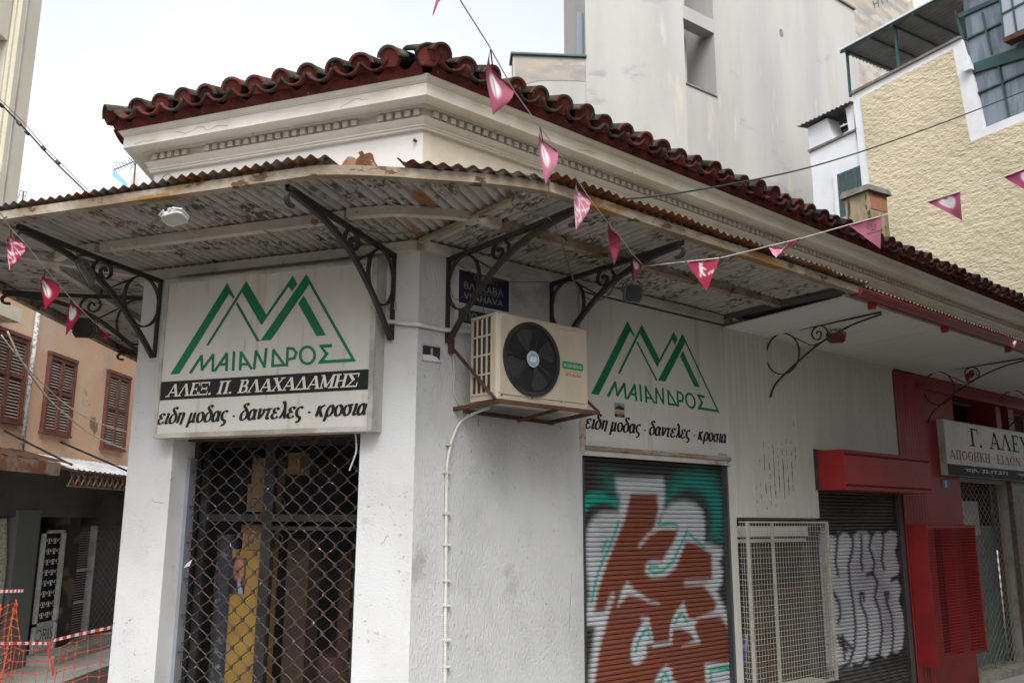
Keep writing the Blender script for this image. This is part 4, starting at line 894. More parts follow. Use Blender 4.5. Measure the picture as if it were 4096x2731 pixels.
def G1(P): return [WR.hit(2300+x/1.779, 1850+y/1.779, OF1) for x, y in P]
def G2(P): return [WR.hit(3072+x/2.297, 2049+y/2.297, OF1) for x, y in P]
WH, BR, TE, DK = (.38, .40, .42), (.155, .048, .028), (.015, .24, .20), (.036, .034, .03)
L1 = [('fill', TE, G1([(640, 262), (670, 150), (760, 80), (860, 60), (980, 100), (1060, 260), (1030, 535), (955, 535), (955, 350), (905, 240), (800, 192), (720, 230), (672, 270)]), .09, .80),
      ('fill', TE, G1([(200, 90), (300, 110), (292, 205), (215, 215)]), .12, .55),
      ('fill', TE, G1(rpoly([(45, 365), (60, 245), (110, 205), (190, 210), (235, 250), (298, 255), (285, 312), (240, 288), (160, 286), (100, 312), (66, 365)])), .02, 1),
      ('fill', DK, G1(rpoly([(690, 275), (740, 225), (810, 200), (880, 225), (930, 300), (955, 380), (950, 540), (930, 560), (900, 400), (800, 280), (700, 300)])), .05, .9),
      ('fill', WH, G1([(285, 105), (620, 108), (634, 150), (634, 260), (625, 345), (690, 285), (770, 270), (850, 285), (905, 345), (920, 430), (917, 570), (1035, 603), (1048, 640), (1022, 705), (1045, 765), (1040, 850), (1005, 915), (1060, 1030), (1100, 1140), (1115, 1290), (1125, 1425), (1150, 1600), (95, 1600), (100, 1480), (122, 1300), (140, 1160), (85, 1145), (80, 1030), (100, 930), (78, 760), (72, 560), (82, 470), (120, 400), (180, 352), (305, 352), (315, 250), (290, 200)]), .03, 1),
      ('fill', (.18, .18, .19), G1(rpoly([(190, 420), (260, 440), (240, 560), (200, 640), (150, 600), (160, 480)])), .14, .5),
      ('fill', BR, G1([(392, 222), (578, 222), (588, 330), (566, 440), (548, 480), (590, 468), (660, 465), (732, 472), (700, 560), (612, 700), (545, 690), (500, 720), (495, 780), (545, 820), (640, 808), (712, 745), (745, 660), (785, 560), (850, 572), (968, 650), (972, 838), (905, 866), (950, 920), (1005, 1000), (985, 1055), (862, 1105), (1022, 1088), (1078, 1160), (1108, 1290), (1120, 1425), (922, 1428), (930, 1600), (130, 1600), (160, 1380), (205, 1150), (232, 1040), (210, 1072), (130, 1072), (160, 900), (228, 700), (300, 520), (350, 400)]), .022, 1),
      ('line', WH, G1([(455, 592), (520, 510), (600, 462), (700, 462)]), .03, .02, .9),
      ('line', WH, G1([(785, 855), (905, 852), (970, 845)]), .035, .03, .9),
      ('fill', WH, G1([(368, 845), (420, 905), (520, 985), (470, 960), (375, 938), (300, 1020), (328, 905)]), .02, 1), ('line', WH, G1([(450, 930), (520, 985), (590, 1000)]), .022, .02, .7),
      ('line', WH, G1([(262, 950), (235, 1020), (215, 1090), (190, 1200)]), .04, .03, .9), ('fill', WH, G1([(80, 1075), (225, 1070), (200, 1150), (85, 1148)]), .03, 1),
      ('fill', WH, G1(rpoly([(505, 1105), (535, 1180), (550, 1280), (505, 1295), (500, 1370), (440, 1435), (398, 1400), (402, 1290), (440, 1200)])), .02, 1), ('line', WH, G1([(470, 1102), (520, 1110)]), .02, .02, .8),
      ('fill', WH, G1([(768, 985), (805, 1105), (868, 1118), (845, 1165), (888, 1280), (760, 1302), (850, 1262), (812, 1205), (750, 1178), (690, 1182), (686, 1288), (548, 1312), (550, 1290), (668, 1270), (672, 1165), (700, 1080)]), .018, 1),
      ('fill', WH, G1([(640, 1438), (688, 1470), (685, 1530), (745, 1600), (540, 1600), (595, 1490)]), .02, 1), ('fill', WH, G1([(922, 1432), (1135, 1428), (1150, 1600), (932, 1600)]), .02, 1)]
for P in ([(305, 420), (280, 500), (240, 600), (195, 690), (160, 780), (135, 880), (115, 985)], [(225, 550), (200, 590), (187, 632)], [(612, 365), (600, 410), (590, 445), (660, 432), (722, 440)], [(790, 488), (770, 540), (740, 600), (700, 690), (620, 770), (560, 785), (522, 762), (530, 732), (582, 738)], [(790, 488), (850, 545), (915, 600)],
          [(428, 1340), (445, 1270), (480, 1210), (512, 1175), (528, 1245)], [(708, 1142), (730, 1090), (757, 1070), (795, 1132)], [(600, 1565), (640, 1488), (668, 1565)], [(972, 1600), (958, 1470), (1040, 1455), (1105, 1465)]):
    L1.append(('line', TE, G1(P), .026, .012, 1))
L1.append(('fill', TE, G1([(1000, 1450), (1105, 1440), (1108, 1475), (1020, 1480)]), .02, .9))
shutter('roller_shutter', 'shutter sprayed with brown and white graffiti below the right shop sign', WR, 1.665, 3.545, 2.118, -.34, OF1, .0385, DK, L1)
SV, BK, PU = (.50, .51, .54), (.010, .009, .010), (.22, .19, .31)
L2 = [('fill', SV, G2(rpoly([(470, 200), (560, 190), (610, 215), (650, 172), (720, 165), (762, 215), (810, 160), (890, 150), (942, 190), (985, 150), (1040, 160), (1062, 185), (1110, 150), (1175, 165), (1198, 250), (1172, 345), (1207, 480), (1190, 600), (1218, 700), (1205, 800), (1242, 920), (1260, 1080), (1235, 1260), (1180, 1305), (1130, 1292), (1080, 1362), (1020, 1335), (945, 1352), (895, 1400), (800, 1400), (740, 1422), (640, 1425), (520, 1400), (470, 900)], 3)), .03, 1),
      ('fill', PU, G2(rpoly([(780, 400), (900, 420), (945, 560), (985, 740), (900, 770), (790, 720), (750, 560)])), .2, .6), ('fill', PU, G2(rpoly([(1000, 380), (1050, 560), (1110, 740), (1120, 1100), (1050, 1110), (1035, 900), (980, 600)])), .15, .6), ('fill', (.5, .5, .52), G2(rpoly([(900, 900), (1000, 940), (1010, 1100), (930, 1120)])), .2, .5),
      ('fill', (.09, .085, .08), G2(rpoly([(620, 620), (700, 700), (740, 900), (700, 1000), (640, 900)])), .3, .45)]
for P in ([(560, 185), (608, 190), (632, 220), (625, 330), (615, 450), (640, 572)], [(640, 205), (680, 155), (740, 178), (775, 250), (770, 350), (735, 480), (745, 640), (780, 850), (800, 1050), (790, 1230), (740, 1385), (655, 1435)],
          [(772, 190), (820, 148), (900, 150), (945, 210), (925, 320), (972, 450), (960, 550), (905, 572)], [(958, 560), (1000, 640), (975, 780), (1020, 900), (1045, 1080), (1020, 1315)], [(950, 205), (985, 150), (1035, 162), (1055, 230), (1050, 330), (1040, 440), (1060, 518)],
          [(1055, 182), (1115, 140), (1182, 160), (1200, 260), (1170, 360), (1210, 500), (1205, 582), (1128, 616)], [(1200, 610), (1228, 700), (1205, 810), (1246, 930), (1255, 1100), (1235, 1262), (1180, 1315), (1140, 1302)], [(850, 205), (855, 350), (848, 440), (862, 515)],
          [(875, 800), (872, 745), (840, 740), (845, 830), (900, 960), (912, 1100), (900, 1330), (850, 1405), (780, 1395)], [(1095, 790), (1100, 742), (1070, 742), (1088, 830), (1132, 950), (1146, 1130), (1130, 1290), (1080, 1358), (1000, 1310)], [(900, 1340), (960, 1358), (1020, 1320)], [(600, 740), (650, 830), (660, 940), (640, 1012)],
          [(640, 1140), (700, 1180), (760, 1240)], [(650, 1190), (720, 1260)], [(680, 1130), (700, 1340)]):
    L2.append(('line', BK, G2(P), .045, .02, 1))
for k in range(7): L2.append(('line', (.15, .145, .14), G2([(640+k*95, 1440), (760+k*95, 1600)]), .05, .05, .6))
shutter('roller_shutter', 'grey shutter with silver bubble graffiti below the red box', WR, 5.13, 6.92, 1.93, -.45, OF1, .0385, (.05, .047, .043), L2)

# ================================================================ PANELLING, SOFFIT, RED HOUSING
pan_t = thing('white_panelling', 'white vertical plank cladding between the two shutters', 'wall cladding', WR.at(3.6, 0, 0))
part('backing_board', wbox(WR, 3.585, 7.03, -.010, .004, 2.34, 3.46), K['gap'], pan_t); part('backing_board', wbox(WR, 3.585, 5.10, -.010, .004, 1.62, 2.338), K['gap'], pan_t)
def plankmesh(l, w, mat, name='plank'):
    mb = MB(); mb.prism([Vector((0, 0, 0)), Vector((w, 0, 0)), Vector((w-.003, -.010, 0)), Vector((.003, -.010, 0))], [Vector((0, 0, l)), Vector((w, 0, l)), Vector((w-.003, -.010, l)), Vector((.003, -.010, l))]); return mb.mesh(name, mat)
pl_a = plankmesh(1.82, .0785, K['wood_white']); pl_b = plankmesh(1.10, .0785, K['wood_white'])
s = 3.60
while s < 7.0: inst('plank', pl_a if s < 5.06 else pl_b, WR.at(s, .004, 1.64 if s < 5.06 else 2.36), pan_t); s += .081
part('cover_strip', wbox(WR, 3.578, 3.60, 0, .03, -.35, 3.46), K['wood_white'], pan_t); part('top_strip', wbox(WR, 3.58, 7.03, .004, .020, 3.43, 3.462), K['wood_white'], pan_t)
# worn poster scraps stuck on the planks
scr = MB(); random.seed(4)
for i in range(150):
    px = random.gauss(3110, 42)+random.choice((-18, 0, 22)); py = random.gauss(1905, 62)
    if not 3020 < px < 3190: continue
    s_, z_ = WR.hit(px, py, .016); s_ = 3.60+round((s_-3.60)/.081)*.081+random.uniform(.0, .010); h = random.uniform(.015, .07); wpoly(WR, [(s_, z_), (s_+random.uniform(.004, .011), z_+.004), (s_+random.uniform(.004, .012), z_+h), (s_+.001, z_+h*.9)], .0142, .0150, scr)
sc2 = part('poster_remains', scr, pm('dark_poster_scraps', (.03, .05, .06)), pan_t, kind='stuff')
sof = thing('soffit', 'white boarded soffit under the canopy past the right sign', 'soffit', WR.at(3.6, 0, 3.47))
zs_ = lambda o: 3.462+.052*o
part('backing_board', MB().quad(WR.w_(3.60, 0, zs_(0)+.016), WR.w_(12.4, 0, zs_(0)+.016), WR.w_(12.4, 1.26, zs_(1.26)+.016), WR.w_(3.60, 1.26, zs_(1.26)+.016)), K['gap'], sof)
mb = MB(); mb.prism([WR.w_(0, 0, zs_(0)), WR.w_(.0985, 0, zs_(0)), WR.w_(.0985, 1.27, zs_(1.27)), WR.w_(0, 1.27, zs_(1.27))], [WR.w_(0, 0, zs_(0)+.012), WR.w_(.0985, 0, zs_(0)+.012), WR.w_(.0985, 1.27, zs_(1.27)+.012), WR.w_(0, 1.27, zs_(1.27)+.012)])
bm_ = mb.mesh('soffit_board', K['soffit'], WR.at(0, 0, 0)); s = 3.60
while s < 12.3: inst('soffit_board', bm_, WR.at(s, 0, random.uniform(-.0008, .0008)), sof); s += .1
part('end_board', wbox(WR, 3.578, 3.598, .0, 1.30, 3.548, 3.60), K['gap'], sof)
part('edge_board', MB().prism([WR.w_(3.6, 1.271, 3.53), WR.w_(12.4, 1.271, 3.53), WR.w_(12.4, 1.29, 3.53), WR.w_(3.6, 1.29, 3.53)], [WR.w_(3.6, 1.271, 3.59), WR.w_(12.4, 1.271, 3.59), WR.w_(12.4, 1.29, 3.59), WR.w_(3.6, 1.29, 3.59)]), K['soffit'], sof)
# gutter
gt = thing('gutter', 'dark red half round gutter along the canopy edge', 'gutter', WR.at(3.7, 1.36, 3.58))
ga, gb, GO, GZ, GR = 3.66, 12.4, 1.365, 3.585, .062
def half(r, s, n=12): return [WR.w_(s, GO+r*math.cos(math.pi+math.pi*k/n), GZ-.0*s+r*math.sin(math.pi+math.pi*k/n)) for k in range(n+1)]
mb = MB(); mb.grid([half(GR, ga), half(GR, gb)]); mb.grid([half(GR-.004, ga), half(GR-.004, gb)]); part('trough', mb, K['gutter'], gt, smooth=True)
mb = MB(); h = half(GR+.003, ga-.002); mb.prism(h, half(GR+.003, ga+.006)); part('end_cap', mb, K['gutter'], gt)
for r_, off in ((.006, -GR), (.006, GR)): part('rolled_edge', MB().tube([WR.w_(ga, GO+off, GZ), WR.w_(gb, GO+off, GZ)], r_, 6), K['gutter'], gt, smooth=True)
for s in (4.35, 6.4, 8.4, 10.4):
    mb = MB(); mb.grid([half(GR+.005, s-.018), half(GR+.005, s+.018)]); part('joint_sleeve', mb, K['gutter'], gt, smooth=True)
for s in (4.02, 5.5, 7.1, 8.9): part('hanger', wbox(WR, s-.022, s+.022, GO-.075, GO-.015, GZ-.105, GZ-.045), K['redpaint'], gt)
# red shutter housing box
hz = thing('shutter_housing', 'projecting bright red box above the silver graffiti shutter', 'shutter box', WR.at(5.1, 0, 1.93))
part('box', wbox(WR, 5.10, 7.07, .0, .345, 1.945, 2.335), K['redpaint'], hz)
for z in (2.285, 1.965): part('groove', wbox(WR, 5.12, 7.05, .3455, .3475, z, z+.022), K['redgap'], hz)
part('lip', wbox(WR, 5.098, 7.072, .0, .352, 2.325, 2.340), K['redpaint'], hz); part('lip', wbox(WR, 5.098, 7.072, .0, .350, 1.930, 1.944), K['redpaint'], hz)
part('side_trim', wbox(WR, 5.088, 5.099, .0, .05, 1.93, 2.36), K['shutter_frame'], hz)
# red ribbed cladding and pier
rw = thing('red_shopfront', 'red painted ribbed cladding and smooth pier beside the faded shop sign', 'shopfront', WR.at(7.1, 0, 0))
part('backing_board', wbox(WR, 7.03, 7.64, -.01, .004, -.45, 3.46), K['redgap'], rw)
rp = plankmesh(3.86, .072, K['redpaint'], 'rib'); s = 7.035
while s < 7.6: inst('rib', rp, WR.at(s, .004, -.42), rw); s += .0755
part('pier', wbox(WR, 7.64, 8.64, -.30, .012, -.45, 3.30), K['redpaint'], rw)
part('lintel', wbox(WR, 7.64, 12.4, -.30, .005, 3.30, 3.46), K['redpaint'], rw); part('ledge', wbox(WR, 7.64, 12.4, .006, .05, 3.27, 3.32), K['redpaint'], rw)
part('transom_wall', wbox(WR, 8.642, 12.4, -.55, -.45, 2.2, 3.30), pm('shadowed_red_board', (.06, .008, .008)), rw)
part('transom_window', wbox(WR, 8.75, 9.55, -.445, -.44, 2.65, 3.10), K['glassb'], rw)
part('post', wbox(WR, 10.15, 10.32, -.42, -.02, 2.2, 3.30), K['redpaint'], rw); part('post', wbox(WR, 10.55, 10.75, -.40, -.0, 2.2, 3.30), K['redpaint'], rw)
nm = thing('house_number_plate', 'bright blue plate with a white 1 on the red pier', 'number plate', WR.at(8.17, .012, 2.03))
s0, z0 = WR.hit(3770, 1952, .015); s1, z1 = WR.hit(3794, 1919, .015)
part('panel', wbox(WR, s0, s1, .013, .020, z0, z1), pm('bright_blue_plate', (.02, .09, .32), rough=.4), nm); part('numeral', text_mb(WR, '1', s0+(s1-s0)*.40, s0+(s1-s0)*.62, z0+.015, z1-.015, .0206, bold=.03), K['letter'], nm, fix=False)
# grille shopfront past the pier
gs = thing('shop_grille', 'crossed wire security grille at the far right over a grey green door', 'grille', WR.at(8.7, 0, -.4), 'diamond grilles')
part('door_panel', wbox(WR, 8.65, 10.45, -.36, -.32, -.4, 1.55), K['tealpanel'], gs); part('upper_glass', wbox(WR, 8.65, 10.45, -.38, -.34, 1.555, 2.2), K['interior'], gs); part('white_poster', wbox(WR, 9.28, 9.95, -.318, -.315, 1.43, 1.90), K['sign'], gs)
part('graffiti_smear', wpoly(WR, rpoly([(9.5, .55), (9.8, .65), (9.95, .3), (9.8, -.05), (9.5, -.1), (9.4, .2)]), -.319, -.317), K['marble'], gs)
for s, z, c in ((9.62, .93, 'tapered'), (9.05, .72, 'tapered'), (9.35, .75, 'card_tan'), (9.85, .62, 'netorange')): part('door_sticker', MB().prism([WR.w_(s+.05*math.cos(a), -.318, z+.05*math.sin(a)) for a in np.linspace(0, 5.8, 14)], [WR.w_(s+.05*math.cos(a), -.315, z+.05*math.sin(a)) for a in np.linspace(0, 5.8, 14)]), K[c], gs)
part('door_seam', wbox(WR, 9.18, 9.20, -.3195, -.312, -.4, 1.55), K['gap'], gs)
part('top_rail', wbox(WR, 8.66, 10.35, -.16, -.10, 2.14, 2.20), K['mesh_cream'], gs); part('side_rail', wbox(WR, 10.36, 10.42, -.2, -.08, -.4, 2.2), K['mesh_cream'], gs); part('threshold', wbox(WR, 8.65, 12.0, -.5, .05, -.45, -.31), K['mesh_cream'], gs)
part('granite_pier', wbox(WR, 10.45, 12.4, -.3, -.02, -.31, 2.2), K['granite'], gs)
def zig(W, s, off, z0, z1, amp, half_, r, phase, n=4):
    P = []; z = z0; k = phase
    while z < z1: P.append(W.w_(s+(amp if k % 2 else -amp), off, z)); z += half_; k += 1
    return MB().tube(P, r, n, False)
for i in range(24): part('zigzag_wire', zig(WR, 8.69+i*.07, -.13-.004*(i % 2), -.35, 2.15, .034, .055, .0035, i), K['mesh_cream'], gs)
# faded sign at the right
sg3 = thing('faded_shop_sign', 'worn white sign with black and red Greek letters and a dark phone strip', 'sign', WR.at(8.1, 0, 2.2))
part('box', wbox(WR, 8.10, 11.4, .016, .10, 2.195, 2.91), K['sign_frame'], sg3); part('face', wbox(WR, 8.115, 11.39, .10, .104, 2.34, 2.895), K['sign'], sg3); part('phone_strip', wbox(WR, 8.112, 11.395, .10, .1045, 2.198, 2.335), pm('worn_dark_strip', (.05, .052, .055), (.4, .4, .4), 5, .62, .72), sg3)
def c4(x, y): return (3072+x*.43556, 1366+y*.43556)
g0, gz0 = WR.hit(*c4(1862, 958), .105); g1 = WR.hit(*c4(1930, 800), .105)[0]; gz1 = WR.hit(*c4(1862, 795), .105)[1]
fb_ = pm('faded_black_letter', (.025, .023, .025), (.3, .29, .28), 9, .66, .72)
part('name_lettering', slab_mb(WR, 'Γ.', g0, g1+.10, gz0, gz1, .1048, gap=.02), fb_, sg3, fix=False)
g0 = WR.hit(*c4(2045, 980), .105)[0]; g1 = WR.hit(*c4(2395, 1000), .105)[0]; part('name_lettering', slab_mb(WR, 'ΑΛΕΥ', g0, g1, gz0, gz1, .1048, gap=.16), fb_, sg3, fix=False)
r0_ = pm('faded_red_letter', (.36, .10, .13), (.5, .42, .42), 9, .58, .68)
g0, gz0 = WR.hit(*c4(1670, 1073), .105); g1 = WR.hit(*c4(2045, 1110), .105)[0]; gz1 = WR.hit(*c4(1670, 985), .105)[1]
part('trade_lettering', slab_mb(WR, 'ΑΠΟΘΗΚΗ', g0, g1, gz0, gz1, .1048, gap=.06), r0_, sg3, fix=False)
g0 = WR.hit(*c4(2105, 1120), .105)[0]; g1 = WR.hit(*c4(2325, 1150), .105)[0]; part('trade_lettering', slab_mb(WR, 'ΕΙΔΩΝ', g0, g1, gz0, gz1, .1048, gap=.06), r0_, sg3, fix=False)
part('phone_lettering', text_px(WR, 'τηλ. 32.17.371', c4(1815, 1198), c4(2202, 1222), c4(1815, 1155), .1052, bold=.03), K['letter'], sg3, fix=False)
part('phone_lettering', text_px(WR, 'ετος', c4(2276, 1232), c4(2385, 1240), c4(2276, 1206), .1052, bold=.03), K['letter'], sg3, fix=False)
part('white_patch', wpoly(WR, rrect(8.24, 8.58, 2.56, 2.86, .05), .1042, .1046), K['letter'], sg3)
pe = MB(); random.seed(11)
for i in range(46):
    s_ = random.uniform(8.7, 10.7); z_ = random.uniform(2.36, 2.75); pe.add([WR.w_(s_+random.uniform(-.03, .03), .1056, z_+random.uniform(-.02, .02)) for k in range(3)], [(0, 1, 2)])
part('torn_paper', pe, fb_, sg3, kind='stuff', fix=False)

# ================================================================ WIRE WINDOW GUARDS
def guard(label, s0, s1, z0, z1, dep, mat, frame, ps, pz, extra):
    t = thing('window_guard', label, 'window guard', WR.at(s0, 0, z0), 'projecting wire window guards')
    wv = MB().tube([Vector((0.0014*math.sin(k*1.6), 0, (z1-z0)*k/24)) for k in range(25)], .0024, 4).mesh('upright_wire', mat); wh = MB().tube([Vector((0, 0, 0)), Vector((s1-s0, 0, 0))], .0024, 4).mesh('cross_wire', mat)
    ws = MB().tube([Vector((0, 0, 0)), Vector((0, dep, 0))], .0024, 4).mesh('side_wire', mat)
    n = int((s1-s0)/ps); m = int((z1-z0)/pz)
    for i in range(1, n): inst('upright_wire', wv, WR.at(s0+(s1-s0)*i/n, dep-.004, z0), t)
    for j in range(1, m): inst('cross_wire', wh, WR.at(s0, dep, z0+(z1-z0)*j/m), t)
    for j in range(1, m):
        for s_ in (s0, s1): inst('side_wire', ws, WR.at(s_, dep, z0+(z1-z0)*j/m), t)
    for i in range(1, 4):
        for s_ in (s0, s1): inst('upright_wire', wv, WR.at(s_, dep*i/4, z0), t)
    fw_ = frame
    for a in ((s0, s1, dep-fw_, dep+.006, z0, z0+fw_), (s0, s1, dep-fw_, dep+.006, z1-fw_, z1), (s0-.004, s0+fw_, dep-fw_, dep+.007, z0+fw_, z1-fw_), (s1-fw_, s1+.004, dep-fw_, dep+.007, z0+fw_, z1-fw_),
              (s0-.003, s0+fw_*.8, .012, dep-fw_, z0, z0+fw_*.8), (s1-fw_*.8, s1+.003, .012, dep-fw_, z0, z0+fw_*.8), (s0-.003, s0+fw_*.8, .012, dep-fw_, z1-fw_*.8, z1), (s1-fw_*.8, s1+.003, .012, dep-fw_, z1-fw_*.8, z1)): part('frame_bar', wbox(WR, *a), mat, t)
    return t
g = guard('cream wire mesh box guarding the window left of the silver shutter', 3.70, 5.12, .05, 1.605, .108, K['mesh_cream'], .018, .047, .048, 0)
part('middle_bar', wbox(WR, 4.12, 4.145, .075, .10, .08, 1.59), K['mesh_cream'], g)
wi = thing('shop_window', 'dark shop window behind the cream wire guard', 'window', WR.at(3.66, 0, .05))
part('pane', wbox(WR, 3.66, 4.98, -.14, -.12, .05, 1.62), pm('brown_grey_glass', (.085, .068, .062), (.05, .042, .04), 1.5, rough=.15, spec=.5), wi); part('upper_pane', wbox(WR, 3.72, 4.95, -.119, -.115, .95, 1.42), K['interior'], wi)
part('transom_bar', wbox(WR, 3.66, 4.98, -.10, -.04, 1.46, 1.56), K['wood_white'], wi); part('transom_bar', wbox(WR, 3.66, 4.98, -.11, -.07, 1.40, 1.435), K['wood_white'], wi); part('red_rail', wbox(WR, 3.66, 4.98, -.112, -.09, .90, .94), K['rust'], wi)
part('rusty_strip', wbox(WR, 4.22, 4.30, -.112, -.10, .05, .90), K['rust'], wi); part('window_jamb', wbox(WR, 3.60, 3.665, -.1, .015, -.35, 1.64), K['wood_white'], wi); part('window_jamb', wbox(WR, 4.98, 5.09, -.1, .01, -.35, 1.60), K['shutter_frame'], wi)
part('sill', wbox(WR, 3.66, 4.98, -.118, .05, .02, .06), K['wood_white'], wi); part('apron', wbox(WR, 3.60, 5.09, -.1, .006, -.40, .02), K['wood_white'], wi)
solo('blue_leaflet', wpoly(WR, [(3.70, .30), (3.90, .28), (3.93, .55), (3.72, .57)], -.112, -.108), pm('blue_leaflet_print', (.10, .13, .32), (.4, .4, .45), 9, .5, .6), 'crumpled blue leaflet at the bottom of the guarded window', 'leaflet')
g = guard('red wire mesh box on the ribbed red cladding', 7.09, 8.47, .04, 1.56, .21, K['redpaint'], .024, .045, .036, 0)
part('side_panel', wbox(WR, 7.066, 7.085, .014, .235, -.02, 1.575), K['redpaint'], g); part('side_panel', wbox(WR, 8.476, 8.486, .014, .215, .03, 1.57), K['redpaint'], g); part('back_panel', wbox(WR, 7.10, 7.72, .018, .03, .05, 1.55), pm('pale_red_board', (.34, .05, .05)), g); part('back_panel', wbox(WR, 7.90, 8.475, .018, .03, .05, 1.55), pm('pale_red_board_b', (.30, .05, .05)), g); part('dark_gap', wbox(WR, 7.72, 7.90, .018, .022, .05, 1.55), K['redgap'], g); part('middle_bar', wbox(WR, 7.83, 7.86, .06, .2, .06, 1.54), K['redpaint'], g)

# ================================================================ GRILLE DOOR (left facade)
dg = thing('folding_grille', 'rusty diamond lattice folding grille over the shop door', 'security grille', WL.at(1.25, -.2, -.3), 'diamond grilles')
gp, gh, go = .0765, .0675, -.19
i = 0; s = .44
while s < 2.02:
    P = []; z = -.34; k = i
    while z < 2.24:
        for dz in ((-.011, .011)): P.append(WL.w_(s+(gp/2-.004 if k % 2 else -gp/2+.004), go, z+dz))
        z += gh; k += 1
    part('lattice_bar', MB().tube(P, .0050, 4, False), K['lattice'], dg); s += gp; i += 1
rv = MB().box((-.011, -.009, -.013), (.011, .009, .013)).mesh('rivet_plate', K['lattice'])
s = .44+gp/2; i = 0
cnt = 0
while s < 2.0:
    z = -.34+(gh if i % 2 == 0 else 0)
    while z < 2.22:
        if cnt < 290: inst('rivet_plate', rv, WL.at(s, go, z), dg); cnt += 1
        z += 2*gh
    s += gp; i += 1
for z in [(-.2+.27*k) for k in range(9)]: part('guide_loop', wbox(WL, 1.995, 2.035, go-.004, go+.004, z, z+.014), K['lattice'], dg)
part('guide_rail', wbox(WL, 2.035, 2.065, -.245, -.165, -.35, 2.07), K['alu'], dg); part('guide_back', wbox(WL, 2.035, 2.066, -.29, -.246, -.35, 2.2), K['ac_dark'], dg); part('top_rail', wbox(WL, .43, 2.07, -.24, -.16, 2.20, 2.24), K['rust'], dg)
ds = thing('shop_door', 'dark metal framed glass door and fanlight behind the lattice grille', 'door', WL.at(1.25, -.3, -.3))
FRM = K['ac_dark']; o0, o1 = -.40, -.35
for a in ((1.38, 1.47, -.3, 2.2), (.40, .46, -.3, 2.2), (2.0, 2.07, -.3, 2.2)): part('mullion', wbox(WL, a[0], a[1], o0, o1, a[2], a[3]), FRM, ds)
for a in ((.46, 1.38, 1.585, 1.64), (1.47, 2.0, 1.585, 1.64), (.46, 1.38, 1.52, 1.55), (.4, 2.07, 2.16, 2.22)): part('transom', wbox(WL, a[0], a[1], o0+.004, o1-.004, a[2], a[3]), FRM, ds)
for a in ((.46, 1.38, -.3, 1.52), (.46, 1.38, 1.64, 2.16), (1.47, 2.0, -.3, 1.585), (1.47, 2.0, 1.64, 2.16)): part('pane', wbox(WL, a[0], a[1], -.378, -.374, a[2], a[3]), K['glassd'], ds)
def curl_(cx_, cz_, m, par):
    P = [WL.w_(cx_+m*(.05-.05*math.cos(a)*(1-a/9)), -.345, cz_+.05*math.sin(a)*(1-a/9)) for a in np.linspace(0, 7.5, 22)]; part('iron_curl', MB().tube(P, .005, 5), K['iron'], par, smooth=True)
for z in (1.72, 2.05, 1.45): curl_(1.50, z, 1, ds); curl_(1.35, z, -1, ds)
# goods behind the glass
def goods(name, label, cat, s0, s1, o0_, o1_, z0, z1, mat, group=None): return solo(name, wbox(WL, s0, s1, o0_, o1_, z0, z1), mat, label, cat, M=WL.at(s0, o0_, z0), group=group)
pb = thing('ochre_carton', 'tall ochre cardboard carton standing behind the door glass', 'box', WL.at(1.6, -.6, -.3))
part('carton', wbox(WL, 1.49, 1.79, -.62, -.45, -.3, 1.36), K['card_yellow'], pb); part('flap', wbox(WL, 1.775, 1.805, -.63, -.455, -.3, 1.37), K['card_tan'], pb)
bx = thing('tan_carton', 'tan cardboard box standing on the tall ochre carton', 'box', WL.at(1.6, -.6, 1.37)); part('carton', wbox(WL, 1.49, 1.72, -.62, -.46, 1.365, 1.50), K['card_tan'], bx); part('lid', wbox(WL, 1.485, 1.73, -.63, -.45, 1.50, 1.56), K['card_tan'], bx)
goods('tan_carton', 'two stacked tan boxes in the fanlight left of the middle post', 'box', 1.49, 1.70, -.62, -.46, 1.66, 1.88, K['card_tan']); goods('tan_carton', 'topmost tan box in the fanlight behind the grille', 'box', 1.48, 1.67, -.64, -.46, 1.883, 2.08, K['card_tan'])
goods('tan_carton', 'small tan box in the fanlight right of the middle post', 'box', 1.24, 1.35, -.62, -.48, 1.95, 2.12, K['card_tan'])
goods('shelf_goods', 'dim brown stacked goods behind the right half of the door', 'shelf goods', .50, 1.36, -1.2, -.8, -.3, .55, K['int_brown']); goods('wooden_shelf', 'brown shelf panel just right of the middle door post', 'shelf', 1.16, 1.36, -.72, -.55, -.3, 1.45, pm('dim_wood', (.055, .036, .024), (.035, .024, .018), 3))
goods('green_bale', 'dark green wrapped bale behind the right of the door', 'bale', .46, .88, -1.1, -.75, .55, 1.42, K['int_green']); goods('yellow_packet', 'yellow packet high at the right of the fanlight', 'packet', .46, .62, -.9, -.6, 1.75, 2.06, pm('dim_yellow', (.30, .22, .02)))
goods('blue_packet', 'dark blue packet in front of the yellow packet', 'packet', .48, .60, -.598, -.56, 1.80, 1.95, pm('dim_blue', (.03, .045, .14))); goods('brown_bolt', 'brown fabric bolt standing in the shop behind the door', 'fabric roll', .92, 1.02, -1.0, -.78, -.3, 1.35, pm('dim_cloth', (.055, .03, .018), (.08, .04, .014), 6))
lr_ = MB(); rows = []
for j in range(20):
    z = -.3+1.78*j/19; rows.append([WL.w_(1.90+.085*math.cos(a)+.008*math.sin(j*1.7+a*2), -.52+.085*math.sin(a), z) for a in np.linspace(0, 2*math.pi, 13)])
solo('lace_roll', lr_.grid(rows), K['lace'], 'upright roll of dark lace fabric at the left inside the door', 'fabric roll', M=WL.at(1.9, -.52, -.3), smooth=True)
